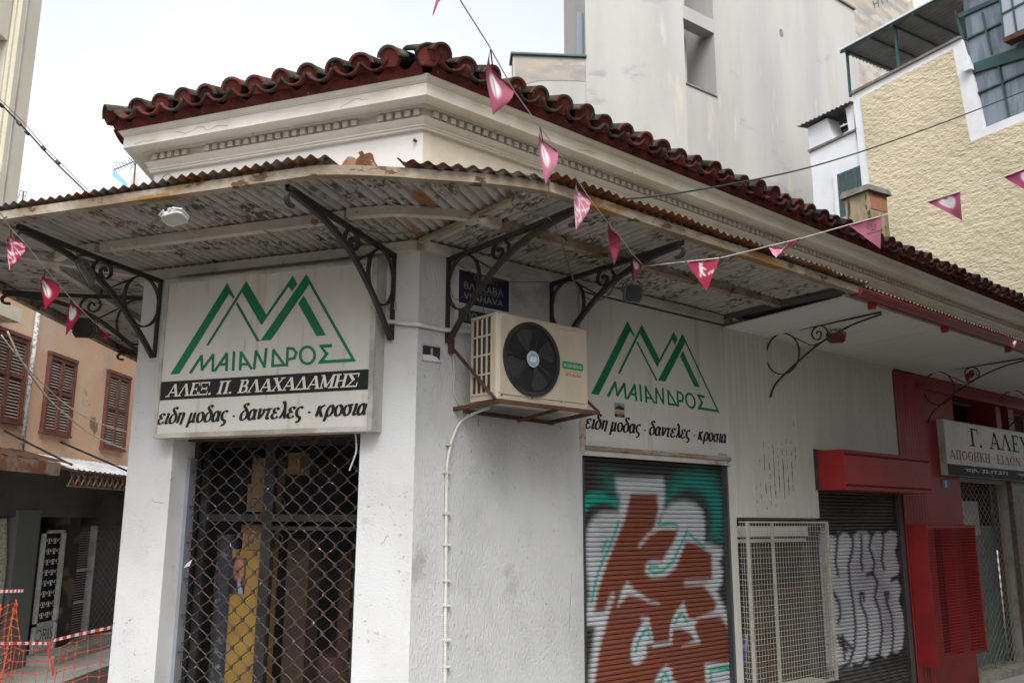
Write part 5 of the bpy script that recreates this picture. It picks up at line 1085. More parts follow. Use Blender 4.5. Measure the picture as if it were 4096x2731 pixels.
# photo print of a seated man resting his head on his hand, taped on the carton (kept generic)
X, Y = np.meshgrid(np.linspace(0, 1, 29), np.linspace(0, 1, 45)); s0, z0 = WL.hit(912, 2373, -.447); s1, z1 = WL.hit(986, 2230, -.447)
cl = paint(X, Y, (.035, .03, .035), [('fill', (.015, .014, .02), [(0, 0), (1, 0), (1, .3), (.8, .42), (.2, .40), (0, .34)], .05, 1), ('fill', (.36, .17, .11), rpoly([(.58, .98), (.82, .94), (.92, .78), (.88, .55), (.70, .38), (.48, .38), (.30, .52), (.28, .75), (.38, .92)]), .06, 1), ('fill', (.46, .27, .20), rpoly([(.55, .93), (.72, .9), (.74, .82), (.55, .84)]), .08, .8),
    ('line', (.10, .04, .035), [(.38, .70), (.48, .72)], .03, .03, .9), ('line', (.10, .04, .035), [(.62, .68), (.74, .70)], .03, .03, .9), ('line', (.17, .07, .05), [(.54, .70), (.50, .58)], .03, .04, .7), ('line', (.16, .04, .04), [(.45, .50), (.60, .50)], .025, .03, .8),
    ('fill', (.44, .23, .16), rpoly([(.60, .36), (.72, .34), (.86, .48), (.88, .60), (.78, .58), (.66, .48)]), .04, 1), ('fill', (.30, .34, .45), rpoly([(.55, .34), (.70, .32), (.92, .02), (.66, 0), (.58, .15)]), .04, 1)])
solo('portrait_print', MB().grid([[WL.w_(s0+(s1-s0)*X[j, i], -.446, z0+(z1-z0)*Y[j, i]) for i in range(29)] for j in range(45)]), K['print'], 'photo print of a bald man leaning on his hand on the ochre carton', 'photo print', col=cl, fix=False)
solo('ribbon_knot', MB().prism([WL.w_(a, go+.012, b) for a, b in ((2.0, 1.27), (2.03, 1.235), (1.975, 1.25), (1.955, 1.30))], [WL.w_(a, go+.016, b) for a, b in ((2.0, 1.27), (2.03, 1.235), (1.975, 1.25), (1.955, 1.30))]), K['tapewhite'], 'pale ribbon knotted to the left edge of the lattice grille', 'ribbon')
solo('loose_cable', MB().tube(smooth_pts([WL.w_(.455, .03, 2.20), WL.w_(.44, .035, 2.13), WL.w_(.445, .03, 2.06), WL.w_(.49, .03, 1.94)], 5), .006, 6), K['cablewhite'], 'short pale cable hanging below the right end of the left shop sign', 'cable')
solo('wall_socket', wbox(WL, .175, .235, .0, .02, 3.08, 3.14), K['sign_frame'], 'small pale box fixed beside the bracket right of the left sign', 'junction box')

# ================================================================ LAMPS UNDER THE CANOPY
def lamp(label, P, face, up, w, h, d, hous, glassm, arm=None, taper=.72):
    """flood lamp: `face` is the direction the glass looks"""
    f = Vector(face).normalized(); u = Vector(up); u = (u-f*u.dot(f)).normalized(); r = u.cross(f)
    M = Matrix(((r.x, -f.x, u.x, P.x), (r.y, -f.y, u.y, P.y), (r.z, -f.z, u.z, P.z), (0, 0, 0, 1)))
    t = thing('flood_lamp', label, 'flood lamp', M, 'flood lamps under the canopy'); W_ = lambda x, y, z: M @ Vector((x, y, z))
    c = .18*w
    def oct_(s, y): return [W_(a*s*w/2, y, b*s*h/2) for a, b in ((-1, -.55), (-.72, -1), (.72, -1), (1, -.55), (1, .55), (.72, 1), (-.72, 1), (-1, .55))]
    part('housing', MB().prism(oct_(1, 0), oct_(1, .022)), hous, t); part('housing', MB().prism(oct_(.96, .022), oct_(taper*.8, d)), hous, t)
    part('glass', MB().prism(oct_(.86, -.002), oct_(.86, -.006)), glassm, t)
    part('rim', MB().grid([oct_(1, -.001)+oct_(1, -.001)[:1], oct_(.97, -.012)+oct_(.97, -.012)[:1], oct_(.88, -.012)+oct_(.88, -.012)[:1], oct_(.86, -.002)+oct_(.86, -.002)[:1]]), hous, t)
    if arm is not None:
        for sx in (-1, 1): part('yoke', MB().tube([W_(sx*w*.52, d*.4, 0), W_(sx*w*.52, d*.4, h*.45), W_(sx*w*.2, d*.4, h*.7)], .006, 5), hous, t)
        part('stem', MB().tube([W_(0, d*.4, h*.68), arm], .008, 6), hous, t)
    return t
Pw = atZ(700, 873, 3.44)
lamp('white flood lamp hanging under the canopy above the left shop sign', Pw, (-.05, -.45, -1), WL.n, .165, .105, .024, K['flood_white'], K['flood_glass'], Pw+Vector((.02, .05, .10)), taper=1.0)
Pd = WR.w_(1.30, .88, 3.24)
lamp('dusty dark flood lamp hanging from the bracket right of the air conditioner', Pd, (.25, -.9, -.35), (0, 0, 1), .15, .135, .07, K['flood_dark'], K['ac_dark'], WR.w_(1.29, .88, 3.46))
Pl = WL.w_(2.30, .80, 3.34); lamp('dark flood lamp turned edge-on at the left bracket of the left sign', Pl, (-.75, -.35, -.55), (0, 0, 1), .16, .2, .06, K['flood_dark'], K['flood_glass'], WL.w_(2.32, .78, 3.48))
Pt = WT.w_(.75, 1.05, 3.24); lamp('dark flood lamp on the side street bracket beyond the corner pillar', atY(335, 1310, 7.9), (.1, -.95, -.1), (0, 0, 1), .20, .19, .09, K['flood_dark'], K['ac_dark'], atY(335, 1235, 7.9))
Pr = atZ(3345, 1352, 3.40); lamp('small red flood lamp on the first thin bracket under the soffit', Pr, (-.2, -.8, -.5), (0, 0, 1), .175, .10, .06, K['redpaint'], pm('dark_red_glass', (.12, .01, .012), rough=.2), Pr+Vector((0, .02, .10)))
Pq = atZ(3890, 1512, 3.36); lamp('small red flood lamp with grey glass under the soffit at the right edge', Pq, (.5, -.6, -.7), (0, 0, 1), .17, .12, .07, K['redpaint'], K['flood_glass'], Pq+Vector((0, .02, .10)))

# ================================================================ PENNANTS
PK, PKL, PKD, WHT = (.30, .042, .085), (.36, .125, .19), (.19, .018, .045), (.60, .59, .60)
NET = [[(.0, .12), (.45, .02), (1, .2)], [(.12, .3), (.55, .18), (.45, .02)], [(.55, .18), (.88, .05)], [(.12, .3), (.5, .52), (.55, .18)], [(.5, .52), (.85, .3)], [(.5, .52), (.35, .62), (.62, .72), (.5, .52)], [(.35, .62), (.48, .95)], [(.62, .72), (.42, .80)], [(.2, .45), (.5, .52)], [(.3, .0), (.12, .3)], [(.55, .18), (.72, .45)]]
HEART = rpoly([(.5, .14), (.60, .06), (.72, .12), (.70, .28), (.5, .50), (.30, .28), (.28, .12), (.40, .06)])
LEAF = rpoly([(.5, .08), (.62, .22), (.6, .42), (.5, .62), (.42, .42), (.40, .22)])
MAN = [('line', WHT, [(.42, .20), (.42, .34)], .075, .02, 1), ('line', WHT, [(.42, .34), (.38, .52)], .04, .02, 1), ('line', WHT, [(.42, .34), (.50, .50)], .045, .02, 1), ('line', WHT, [(.43, .23), (.54, .30)], .035, .02, 1), ('line', WHT, [(.43, .12), (.43, .15)], .06, .02, 1), ('line', WHT, [(.39, .105), (.48, .105)], .02, .015, 1),
       ('line', WHT, [(.62, .44), (.74, .40)], .035, .02, 1), ('line', WHT, [(.63, .45), (.61, .49)], .015, .015, 1), ('line', WHT, [(.72, .42), (.73, .47)], .015, .015, 1), ('line', WHT, [(.74, .40), (.77, .36)], .02, .015, 1)]
def pennant(a, b, c, Ya, Yb, Yc, pat, label, col=PK, bulge=.04, cur=0.0, dark=PKD):
    A, B, C = atY(*a, Ya), atY(*b, Yb), atY(*c, Yc); n = 20
    nrm = (B-A).cross(C-A).normalized(); rows = []; X = np.zeros((n+1, n+1)); Y = np.zeros((n+1, n+1))
    for j in range(n+1):
        v = j/n; row = []
        for i in range(n+1):
            u = i/n; p = (A*(1-u)+B*u)*(1-v)+C*v
            edge = (1-v); p = p+nrm*bulge*(math.sin(math.pi*u*1.0+v*2)*edge*1.0+.35*math.sin(5*v+3*u)*v*edge)+nrm*cur*v*v*(1-v)*4
            row.append(p); X[j, i] = .5+(u-.5)*(1-v); Y[j, i] = v
        rows.append(row)
    Ls = [('fill', dark, [(-.2, -.2), (1.2, -.2), (1.2, .16), (-.2, .22)], .25, .35)]
    if pat == 'net': Ls += [('line', WHT, p, .022, .016, .9) for p in NET]
    if pat == 'heart': Ls += [('fill', WHT, HEART, .02, 1)]
    if pat == 'leaf': Ls += [('fill', WHT, LEAF, .03, 1), ('line', col, [(.5, .2), (.5, .62)], .02, .02, 1)]
    if pat == 'man': Ls += MAN
    if pat == 'city': Ls += [('line', (.05, .03, .05), [(.58+.12*math.cos(t), .24+.11*math.sin(t)) for t in np.linspace(0, 6.28, 16)], .035, .02, .85), ('line', (.05, .03, .05), [(.58+.04*math.cos(t), .24+.04*math.sin(t)) for t in np.linspace(0, 6.28, 10)], .03, .02, .9), ('line', (.05, .03, .05), [(.50, .38), (.58, .36), (.66, .38)], .02, .02, .8)]
    t = thing('pennant', label, 'pennant', Matrix.Translation(A), 'pink pennants on strings')
    cl = paint(X, Y, col, Ls); part('cloth', MB().grid(rows), K['print'], t, col=cl.reshape(-1, 4), fix=False, smooth=True)
    part('hem', MB().tube([A, A*.5+B*.5+nrm*bulge*.95, B], .0035, 5), pm('hem_band', dark) if 'hem_band' not in bpy.data.materials else bpy.data.materials['hem_band'], t)
    if pat == 'city':
        c_ = bpy.data.curves.new('t', 'FONT'); c_.body = 'ΔΗΜΟΣ ΑΘΗΝΑΙΩΝ'; c_.offset = .01; o_ = bpy.data.objects.new('t', c_); COL.objects.link(o_); me = o_.to_mesh(); vs_ = [v.co.copy() for v in me.vertices]; fs_ = [tuple(p.vertices) for p in me.polygons]; o_.to_mesh_clear(); bpy.data.objects.remove(o_)
        x1 = max(v.x for v in vs_); mb = MB(); sg = -1 if nrm.y > 0 else 1
        for v in vs_:
            xx = .34+v.x/x1*.50; vv = .46-v.y*.055; u = .5+(xx-.5)/(1-vv); p = (A*(1-u)+B*u)*(1-vv)+C*vv; p = p+nrm*bulge*(math.sin(math.pi*u+vv*2)*(1-vv)+.35*math.sin(5*vv+3*u)*vv*(1-vv))+nrm*sg*.0015; mb.v.append(p)
        mb.f = fs_; part('emblem_lettering', mb, K['black'], t, fix=False)
    return A, B
A1 = pennant((1728, -75), (1815, -40), (1729, 68), 3.2, 3.1, 3.2, '', 'plain pennant tip hanging in from the top edge against the sky', (.30, .06, .16))
sA = [atY(1800, -60, 2.8), atY(1840, 0, 2.95), atY(1960, 190, 3.5)]
sA += list(pennant((1962, 195), (2055, 362), (1971, 462), 3.5, 3.75, 3.6, 'leaf', 'pink pennant with a white leaf over the tiled roof corner', (.30, .075, .12), .05))
sA += list(pennant((2160, 508), (2232, 608), (2182, 738), 4.3, 4.5, 4.35, 'leaf', 'pink pennant with a white leaf in front of the dentil cornice', PKL, .04))
sA += list(pennant((2308, 718), (2364, 802), (2304, 922), 4.95, 5.1, 5.0, 'net', 'pink pennant with a white line pattern at the canopy edge', PKL, .04))
sA += list(pennant((2432, 890), (2479, 946), (2457, 1062), 5.5, 5.65, 5.6, 'city', 'narrow dark pink pennant turned edge-on under the canopy', PK, .03))
sA += list(pennant((2533, 1018), (2569, 1058), (2540, 1118), 6.0, 6.1, 6.0, 'heart', 'small folded pennant beside the dark lamp on the bracket', PK, .02))
solo('pennant_string', MB().tube(sA, .003, 5), K['cablewhite'], 'string of pennants running from the top edge down to the bracket', 'string')
sB = [atY(2569, 1066, 6.1)]
sB += list(pennant((2741, 1047), (2881, 1032), (2827, 1163), 5.3, 5.25, 5.3, 'man', 'red pennant with a white walking man and small dog', (.27, .016, .05), .012))
sB += list(pennant((3073, 985), (3202, 954), (3105, 1030), 5.0, 4.9, 4.9, 'net', 'curled pink pennant with white lines over the canopy edge', (.52, .08, .18), .05))
sB += list(pennant((3393, 900), (3527, 864), (3522, 995), 4.7, 4.6, 4.65, 'city', 'pale pink pennant with a round black emblem and Greek text', PKL, .015))
sB += list(pennant((3707, 808), (3841, 766), (3849, 882), 4.5, 4.4, 4.45, 'heart', 'dusty pink pennant with a white heart before the yellow wall', (.36, .09, .17), .03))
sB += list(pennant((4014, 708), (4160, 652), (4150, 790), 4.3, 4.2, 4.25, 'leaf', 'pennant cut by the right edge before the yellow wall', (.30, .04, .12), .03))
solo('pennant_string', MB().tube(sB, .003, 5), K['cablewhite'], 'string of pennants crossing to the right edge', 'string')
sC = [atY(-40, 820, 4.7), atY(0, 850, 4.8)]
sC += list(pennant((44, 915), (102, 975), (37, 1082), 5.0, 5.15, 5.0, 'net', 'red pennant with white lines at the left frame edge under the canopy', (.26, .014, .04), .05))
sC += list(pennant((182, 1074), (238, 1140), (181, 1243), 5.6, 5.8, 5.6, 'leaf', 'long red pennant with a white leaf before the middle beam', (.24, .012, .03), .06))
sC += list(pennant((284, 1194), (328, 1240), (262, 1345), 6.1, 6.2, 6.1, 'heart', 'red pennant with a white heart beside the side street lamp', (.26, .014, .035), .03))
sC += list(pennant((380, 1292), (455, 1340), (420, 1361), 6.5, 6.55, 6.5, '', 'crumpled plain red pennant by the pillar at the left', (.20, .010, .025), .05))
solo('pennant_string', MB().tube(sC, .003, 5), K['cablewhite'], 'string of red pennants under the left part of the canopy', 'string')
pennant((4048, 1362), (4070, 1358), (4056, 1395), 6.6, 6.6, 6.6, 'heart', 'tiny far pennant beside the red gutter at the right edge', PK, .01)
for a, b in zip(((4096, 1335, 6.4), (4075, 1370, 6.7)), ((4060, 1380, 6.6), (4030, 1410, 7))): pass

# ================================================================ CABLES
def cab(name, pts, r, mat, label, cat='cable', n=6): return solo(name, MB().tube(smooth_pts([atY(*p) for p in pts], 6), r, n), mat, label, cat, smooth=True)
cab('overhead_cable', [(2476, 798, 5.9), (2700, 775, 6.3), (3072, 708, 7), (3300, 652, 7.6), (3560, 568, 8.2), (3850, 462, 9), (4160, 340, 10)], .0075, K['cabledark'], 'long black overhead cable rising to the right past the yellow wall', n=6)
dc = thing('twin_cable', 'pair of dark cables with clamps crossing the sky at the upper left', 'cable', Matrix.Translation(atY(0, 410, 5)))
TA = [(-30, 385, 6.2), (75, 490, 6.4), (175, 600, 6.6), (240, 668, 6.7), (310, 735, 6.9), (370, 795, 7)]
part('cable_strand', MB().tube(smooth_pts([atY(*p) for p in TA], 6), .006, 6), K['cabledark'], dc, smooth=True)
part('cable_strand', MB().tube(smooth_pts([atY(p[0]+6+(5 if i % 2 else 0), p[1]-8, p[2]) for i, p in enumerate(TA)], 6), .0028, 5), K['cabledark'], dc, smooth=True)
for p in ((4, 422, 6.3), (75, 494, 6.4), (108, 532, 6.5), (172, 594, 6.6), (230, 650, 6.7), (368, 784, 7)): part('cable_clamp', MB().tube([atY(p[0]-5, p[1]-6, p[2]), atY(p[0]+7, p[1]+6, p[2])], .014, 8), K['cabledark'], dc)
def under(name, pts, r, mat, label): return solo(name, MB().tube(smooth_pts([atZ(x, y, z) for x, y, z in pts], 7), r, 6), mat, label, 'cable', smooth=True)
under('hanging_cable', [(2055, 782, 3.56), (2050, 815, 3.5), (2085, 842, 3.48), (2165, 858, 3.49), (2210, 885, 3.49), (2240, 950, 3.48), (2262, 1020, 3.47), (2290, 1110, 3.42), (2320, 1165, 3.38), (2365, 1200, 3.34), (2420, 1192, 3.36), (2455, 1150, 3.42), (2470, 1120, 3.46)], .0065, K['cable'], 'grey cable looping under the canopy between two brackets')
under('hanging_cable', [(2330, 1122, 3.5), (2400, 1128, 3.49), (2470, 1090, 3.49), (2490, 1050, 3.5)], .005, K['cable'], 'thin cable tied across the bracket scroll near the dark lamp')
under('hanging_cable', [(1425, 912, 3.52), (1500, 928, 3.5), (1590, 934, 3.5), (1680, 918, 3.51)], .004, K['cable'], 'thin brown cable sagging below the middle beam at the corner')
under('lamp_cable', [(735, 908, 3.45), (755, 925, 3.47), (790, 942, 3.52)], .004, K['cablewhite'], 'pale cable from the white flood lamp'); under('lamp_cable', [(445, 985, 3.48), (462, 1015, 3.45), (500, 1020, 3.47), (515, 1010, 3.5)], .005, K['cablewhite'], 'pale looped cable end at the left bracket')
under('beam_cable', [(510, 972, 3.53), (560, 1000, 3.5), (620, 1005, 3.5), (665, 1004, 3.5), (705, 998, 3.52)], .0045, K['cablewhite'], 'white cable with a blue joint along the middle beam')
def onW(name, W, pts, off, r, mat, label): return solo(name, MB().tube(smooth_pts([W.w_(*(lambda h: (h[0], off, h[1]))(W.hit(x, y, off))) for x, y in pts], 6), r, 5), mat, label, 'cable', smooth=True)
onW('plate_wire', WR, [(1825, 1052), (1860, 1075), (1910, 1098), (1980, 1118), (2040, 1126), (2130, 1128), (2195, 1126)], .03, .0028, K['cable'], 'thin wire strung above the blue street plate')
onW('plate_wire', WR, [(1800, 1140), (1810, 1185), (1825, 1198), (1860, 1184), (1920, 1168), (1932, 1200), (1936, 1245), (1950, 1275), (1956, 1330), (1958, 1362)], .06, .003, K['cable'], 'loose wire dropping over the street plates to the air conditioner')
onW('wall_wire', WL, [(637, 740), (650, 712), (668, 698), (682, 705), (684, 735)], .03, .004, K['cable'], 'bent wire loop on the upper wall at the left cornice end')

# ================================================================ BUILDINGS BEHIND, RIGHT
WY = Wall((8, 20), (.515, -.857))
yb = thing('yellow_building', 'pale yellow roughcast building with white bands and green framed glazing', 'building', WY.at(0, 0, 0))
part('wall', pxpoly(WY, [(3410, 378), (3845, 150), (3878, 260), (3935, 512), (4600, 245), (4600, 2200), (3600, 2200)], -.6, 0), K['wframe'], yb)
part('yellow_render', pxpoly(WY, [(3443, 392), (3812, 197), (3884, 568), (4600, 285), (4600, 2200), (3640, 2200), (3478, 683)], 0.0, .025), K['ystucco'], yb)
part('parapet_cap', pxpoly(WY, [(3406, 382), (3404, 372), (3842, 146), (3850, 152)], -.65, .05), K['slab'], yb)
part('band_block', pxpoly(WY, [(3860, 262), (3892, 256), (3897, 280), (3868, 292)], 0, .12), K['wframe'], yb)
gz_ = thing('glazed_bay', 'green steel framed glazing with pale curtains in the yellow building', 'window', WY.at(3, 0, 9))
part('pane', pxpoly(WY, [(3800, -300), (3870, 255), (3925, 520), (4600, 250), (4600, -500), (3800, -500)], -.16, -.12), K['curtain'], gz_)
part('green_band', pxpoly(WY, [(3874, 256), (4600, -10), (4600, 72), (3888, 290)], -.12, -.05), K['teal_frame'], gz_)
def strip(pa, pb, w, o0_, o1_, mat, par, name='glazing_bar', W=WY):
    (x0, y0), (x1, y1) = pa, pb; d = Vector((x1-x0, y1-y0)).normalized(); nx, ny = -d.y*w/2, d.x*w/2
    return part(name, pxpoly(W, [(x0+nx, y0+ny), (x1+nx, y1+ny), (x1-nx, y1-ny), (x0-nx, y0-ny)], o0_, o1_), mat, par)
for a, b, w in (((3812, 38), (3872, 262), 10), ((3880, 292), (3918, 515), 8), ((3918, 250-205), (3956, 212), 6), ((4015, -20), (4036, 175), 8), ((3858, 152), (4022, 74), 6), ((3984, 252), (4026, 466), 6), ((4090, -60), (4120, 140), 8), ((4100, 205), (4140, 425), 6), ((3895, 372), (4600, 60), 6), ((3920, 514), (4600, 246), 8), ((3815, 66), (4096, -60), 16), ((3910, 440), (3906, 440.5), 1)):
    if w > 2: strip(a, b, w, -.12, -.07, K['teal_frame'], gz_)
part('open_sash', pxpoly(WY, [(4020, -30), (4040, 168), (4200, 95), (4200, -140)], .15, .19), pm('bright_open_pane', (.34, .38, .44), rough=.1), gz_)
for a, b in (((4028, 70), (4200, -20)), ((4060, -50), (4090, 145)), ((4036, 168), (4200, 92)), ((4018, -30), (4038, 168))): strip(a, b, 7, .19, .21, K['teal_frame'], gz_)
part('sash_base', pxpoly(WY, [(4036, 168), (4200, 95), (4200, 118), (4044, 184)], .0, .25), K['rust'], gz_)
tr = thing('terrace_roof', 'corrugated terrace roof on green posts above the yellow parapet', 'terrace roof', WY.at(0, 0, 11))
zr = WY.hit(3400, 200, 0)[1]; e0 = WY.hit(3357, 198, .12)[0]; rows = [[], []]
n = 260
rows = [[WY.w_(s_, .12-3.2*i/n, zr+.03+.024*math.sin(i*.58)) for i in range(n+1)] for s_ in (e0, e0+8)]
part('corrugated_roof', MB().grid(rows), pm('grey_roof_sheet', (.30, .30, .30), (.22, .22, .215), 2, rough=.6), tr, fix=False); part('bright_edge', MB().prism([WY.w_(e0, .125, zr+.03), WY.w_(e0+8, .125, zr+.03), WY.w_(e0+8, .15, zr+.03), WY.w_(e0, .15, zr+.03)], [WY.w_(e0, .125, zr+.075), WY.w_(e0+8, .125, zr+.075), WY.w_(e0+8, .15, zr+.075), WY.w_(e0, .15, zr+.075)]), K['wframe'], tr)
part('edge_rail', MB().prism([WY.w_(e0, .06, zr-.02), WY.w_(e0+8, .06, zr-.02), WY.w_(e0+8, .10, zr-.02), WY.w_(e0, .10, zr-.02)], [WY.w_(e0, .06, zr+.02), WY.w_(e0+8, .06, zr+.02), WY.w_(e0+8, .10, zr+.02), WY.w_(e0, .10, zr+.02)]), K['teal_frame'], tr)
for px in (3395, 3498, 3592, 3682): s_ = WY.hit(px, 250, 0)[0]; part('roof_beam', wbox(WY, s_-.02, s_+.02, -3.1, .13, zr-.045, zr-.005), K['teal_frame'], tr)
for px, py in ((3398, 372), (3592, 262)): s_, z_ = WY.hit(px, py, -.03); part('post', wbox(WY, s_-.025, s_+.025, -.08, -.03, z_-.1, zr-.02), K['teal_frame'], tr)
s_ = WY.hit(3420, 300, 0)[0]; part('post', wbox(WY, s_-.02, s_+.02, -2.6, -2.56, zr-2, zr-.02), K['teal_frame'], tr)
wb = thing('white_annex', 'white annex with blue shutter between the grey tower and yellow wall', 'building', WY.at(-1, 0, 0))
part('wall', pxpoly(WY, [(3224, 510), (3232, 603), (3412, 520), (3412, 400), (3375, 432), (3388, 520), (3328, 556), (3302, 470)], -.5, -.06), K['wframe'], wb)
part('wall', pxpoly(WY, [(3232, 603), (3412, 519), (3500, 900), (3500, 2200), (3320, 2200), (3245, 720)], -.5, -.05), K['wframe'], wb)
part('ledge', pxpoly(WY, [(3230, 601), (3428, 511), (3428, 519), (3232, 610)], -.05, .0), K['slab'], wb)
part('opening_back', pxpoly(WY, [(3235, 500), (3500, 380), (3500, 560), (3235, 640)], -.9, -.8), K['interior'], wb); part('opening_board', pxpoly(WY, [(3326, 505), (3386, 470), (3390, 525), (3328, 560)], -.45, -.42), K['teal_frame'], wb)
rows = [[], []]
ea, eb = WY.hit(3200, 500, .0)[0], WY.hit(3410, 400, .0)[0]; zz = WY.hit(3300, 455, 0)[1]+.02
za, zb_ = WY.hit(3206, 500, .1)[1], WY.hit(3412, 402, .1)[1]
rows = [[WY.w_(ea+(eb-ea)*i/90, o_ if o_ > 0 else -1.0, za+(zb_-za)*i/90+.018*math.sin(i*.85)+(-.0 if o_ > 0 else .12)) for i in range(91)] for o_ in (.12, -.6)]
part('annex_roof', MB().grid(rows), pm('dark_roof_sheet', (.16, .155, .14), (.10, .095, .085), 3), wb, fix=False)
sh = thing('blue_shutter', 'closed blue green louvred shutter in the white annex wall', 'window shutter', WY.at(0, 0, 7))
a_, b_ = WY.hit(3351, 702, -.04), WY.hit(3455, 800, -.04); zt_ = WY.hit(3351, 702, -.04)[1]+.02; zb2 = WY.hit(3370, 866, -.04)[1]; sa, sb_ = a_[0], WY.hit(3462, 720, -.04)[0]
part('frame_back', wbox(WY, sa, sb_, -.049, -.03, zb2, zt_), K['blueshut'], sh)
w3 = (sb_-sa)/3
for k in range(3):
    for (u0, u1, v0, v1) in ((0, .16, 0, 1), (.84, 1, 0, 1), (.16, .84, 0, .06), (.16, .84, .47, .53), (.16, .84, .94, 1)): part('shutter_rail', wbox(WY, sa+w3*(k+u0)+.004, sa+w3*(k+u1)-.004, -.03, -.012, zb2+(zt_-zb2)*v0, zb2+(zt_-zb2)*v1), K['blueshut'], sh)
    lv = MB()
    for v in np.arange(.08, .92, .022):
        if .45 < v < .53: continue
        wbox(WY, sa+w3*(k+.18), sa+w3*(k+.82), -.029, -.018, zb2+(zt_-zb2)*v, zb2+(zt_-zb2)*(v+.011), lv)
    part('louvres', lv, K['blueslat'], sh, kind='stuff')
part('reveal', wbox(WY, sa-.12, sa-.01, -.049, -.012, zb2-.03, zt_+.04), K['wframe'], sh)
# grey tower
PA = atY(2757, 700, 20); WA = Wall((PA.x, PA.y), (.9976, .07)); WB = Wall((PA.x, PA.y), (.80, .60))
tw = thing('grey_tower', 'tall blank grey rendered apartment block behind the shop roof', 'apartment block', Matrix.Translation((PA.x, PA.y, 0)))
part('wall', pxpoly(WA, [(2054, 222), (2352, 229), (2338, 226), (2336, -250), (2757, -250), (2775, 345), (2800, 1500), (2068, 1500)], -.5, 0), K['towergrey'], tw) if False else None
w1 = [WA.hit(2340, 0, 0)[0], WA.hit(2052, 219, 0)]; zA = w1[1][1]
part('wall', wbox(WA, w1[0], -.0, -4, 0, 0, 30), K['towergrey'], tw); part('low_wall', wbox(WA, w1[1][0], w1[0], -.5, -.02, 0, zA), K['towergrey'], tw)
part('parapet_flashing', wbox(WA, w1[1][0]-.06, w1[0]+.02, -.55, .05, zA, zA+.05), K['teal_frame'], tw)
part('old_render_patch', pxpoly(WA, [(2060, 232), (2335, 236), (2350, 250), (2352, 325), (2280, 322), (2160, 322), (2100, 335), (2075, 318), (2062, 300)], -.03, -.012), K['towerband'], tw)
part('glass_screen', wbox(WA, w1[0]-.16, w1[0]-.02, -.3, -.26, zA, WA.hit(2335, 28, 0)[1]), K['glassb'], tw)
zt2 = 30
h1 = WB.hit(2785, 348, 0); h2 = WB.hit(2872, 384, 0); sR = WB.hit(3425, 165, 0)[0]; zTop = WB.hit(3397, 30, 0)[1]; sl0 = WB.hit(2856, 124, 0)[0]
zlow = (h1[1]+h2[1])/2-.05; zm0 = WB.hit(2806, 108, 0)[1]; zm1 = WB.hit(2800, 54, 0)[1]
part('wall', wbox(WB, sl0, sR, -3, 0, 0, zTop), K['towergrey'], tw); part('wall', wbox(WB, 0.001, sl0-.001, -1.6, -.003, 0, zlow), K['towergrey'], tw)
part('slot_lintel', wbox(WB, .001, sl0-.001, -.35, -.004, zm0, zm1), K['towergrey'], tw); part('slot_back', wbox(WB, -.3, sl0+.0, -1.7, -1.5, zlow, 30), K['towerband'], tw); part('slot_sill', wbox(WB, 0.001, sl0-.001, -.5, .03, zlow, zlow+.04), K['slab'], tw)
part('slot_side', wbox(WB, sl0-.5, sl0-.42, -1.5, -.6, zlow, 30), K['towergrey'], tw)
part('parapet_edge', wbox(WB, sl0, sR+.03, -3, .06, zTop, zTop+.06), K['slab'], tw)
part('wall_hole', MB().prism([WB.w_(*(lambda h: (h[0], -.001, h[1]))(WB.hit(3125+8*math.cos(a), 133+16*math.sin(a)+6*math.cos(a), 0))) for a in np.linspace(0, 5.8, 12)], [WB.w_(*(lambda h: (h[0], .004, h[1]))(WB.hit(3125+8*math.cos(a), 133+16*math.sin(a)+6*math.cos(a), 0))) for a in np.linspace(0, 5.8, 12)]), K['slab'], tw)
PC = atY(3395, 600, 27); WC = Wall((PC.x, PC.y), (.80, .60))
ob = thing('stained_building', 'high stained brown and grey wall behind the terrace roof', 'building', Matrix.Translation((PC.x, PC.y, 0)))
part('wall', wbox(WC, -2, WC.hit(3640, 100, 0)[0], -3, 0, 0, WC.hit(3500, -200, 0)[1]), K['towerband'], ob)
part('balcony_slab', pxpoly(WC, [(3650, 0), (3735, 45), (3690, 62), (3662, 60)], -2, 0), K['cream'], ob); part('side_wall', pxpoly(WC, [(3640, -100), (3668, -100), (3676, 60), (3700, 300), (3640, 300)], -2.5, -.3), K['cream'], ob)
gmark = MB()
for a, b in (((3492, 5), (3500, 35)), ((3492, 18), (3512, 12)), ((3510, -4), (3514, 28)), ((3525, 0), (3530, 16)), ((3545, -2), (3550, 8))):
    (x0, y0), (x1, y1) = a, b; d = Vector((x1-x0, y1-y0)).normalized(); pxpoly(WC, [(x0-d.y*1.4, y0+d.x*1.4), (x1-d.y*1.4, y1+d.x*1.4), (x1+d.y*1.4, y1-d.x*1.4), (x0+d.y*1.4, y0-d.x*1.4)], .002, .006, gmark=None) if False else gmark.prism([WC.w_(*(lambda h: (h[0], .003, h[1]))(WC.hit(*q))) for q in ((x0-d.y*1.4, y0+d.x*1.4), (x1-d.y*1.4, y1+d.x*1.4), (x1+d.y*1.4, y1-d.x*1.4), (x0+d.y*1.4, y0-d.x*1.4))], [WC.w_(*(lambda h: (h[0], .006, h[1]))(WC.hit(*q))) for q in ((x0-d.y*1.4, y0+d.x*1.4), (x1-d.y*1.4, y1+d.x*1.4), (x1+d.y*1.4, y1-d.x*1.4), (x0+d.y*1.4, y0-d.x*1.4))])
part('graffiti_marks', gmark, K['black'], ob)

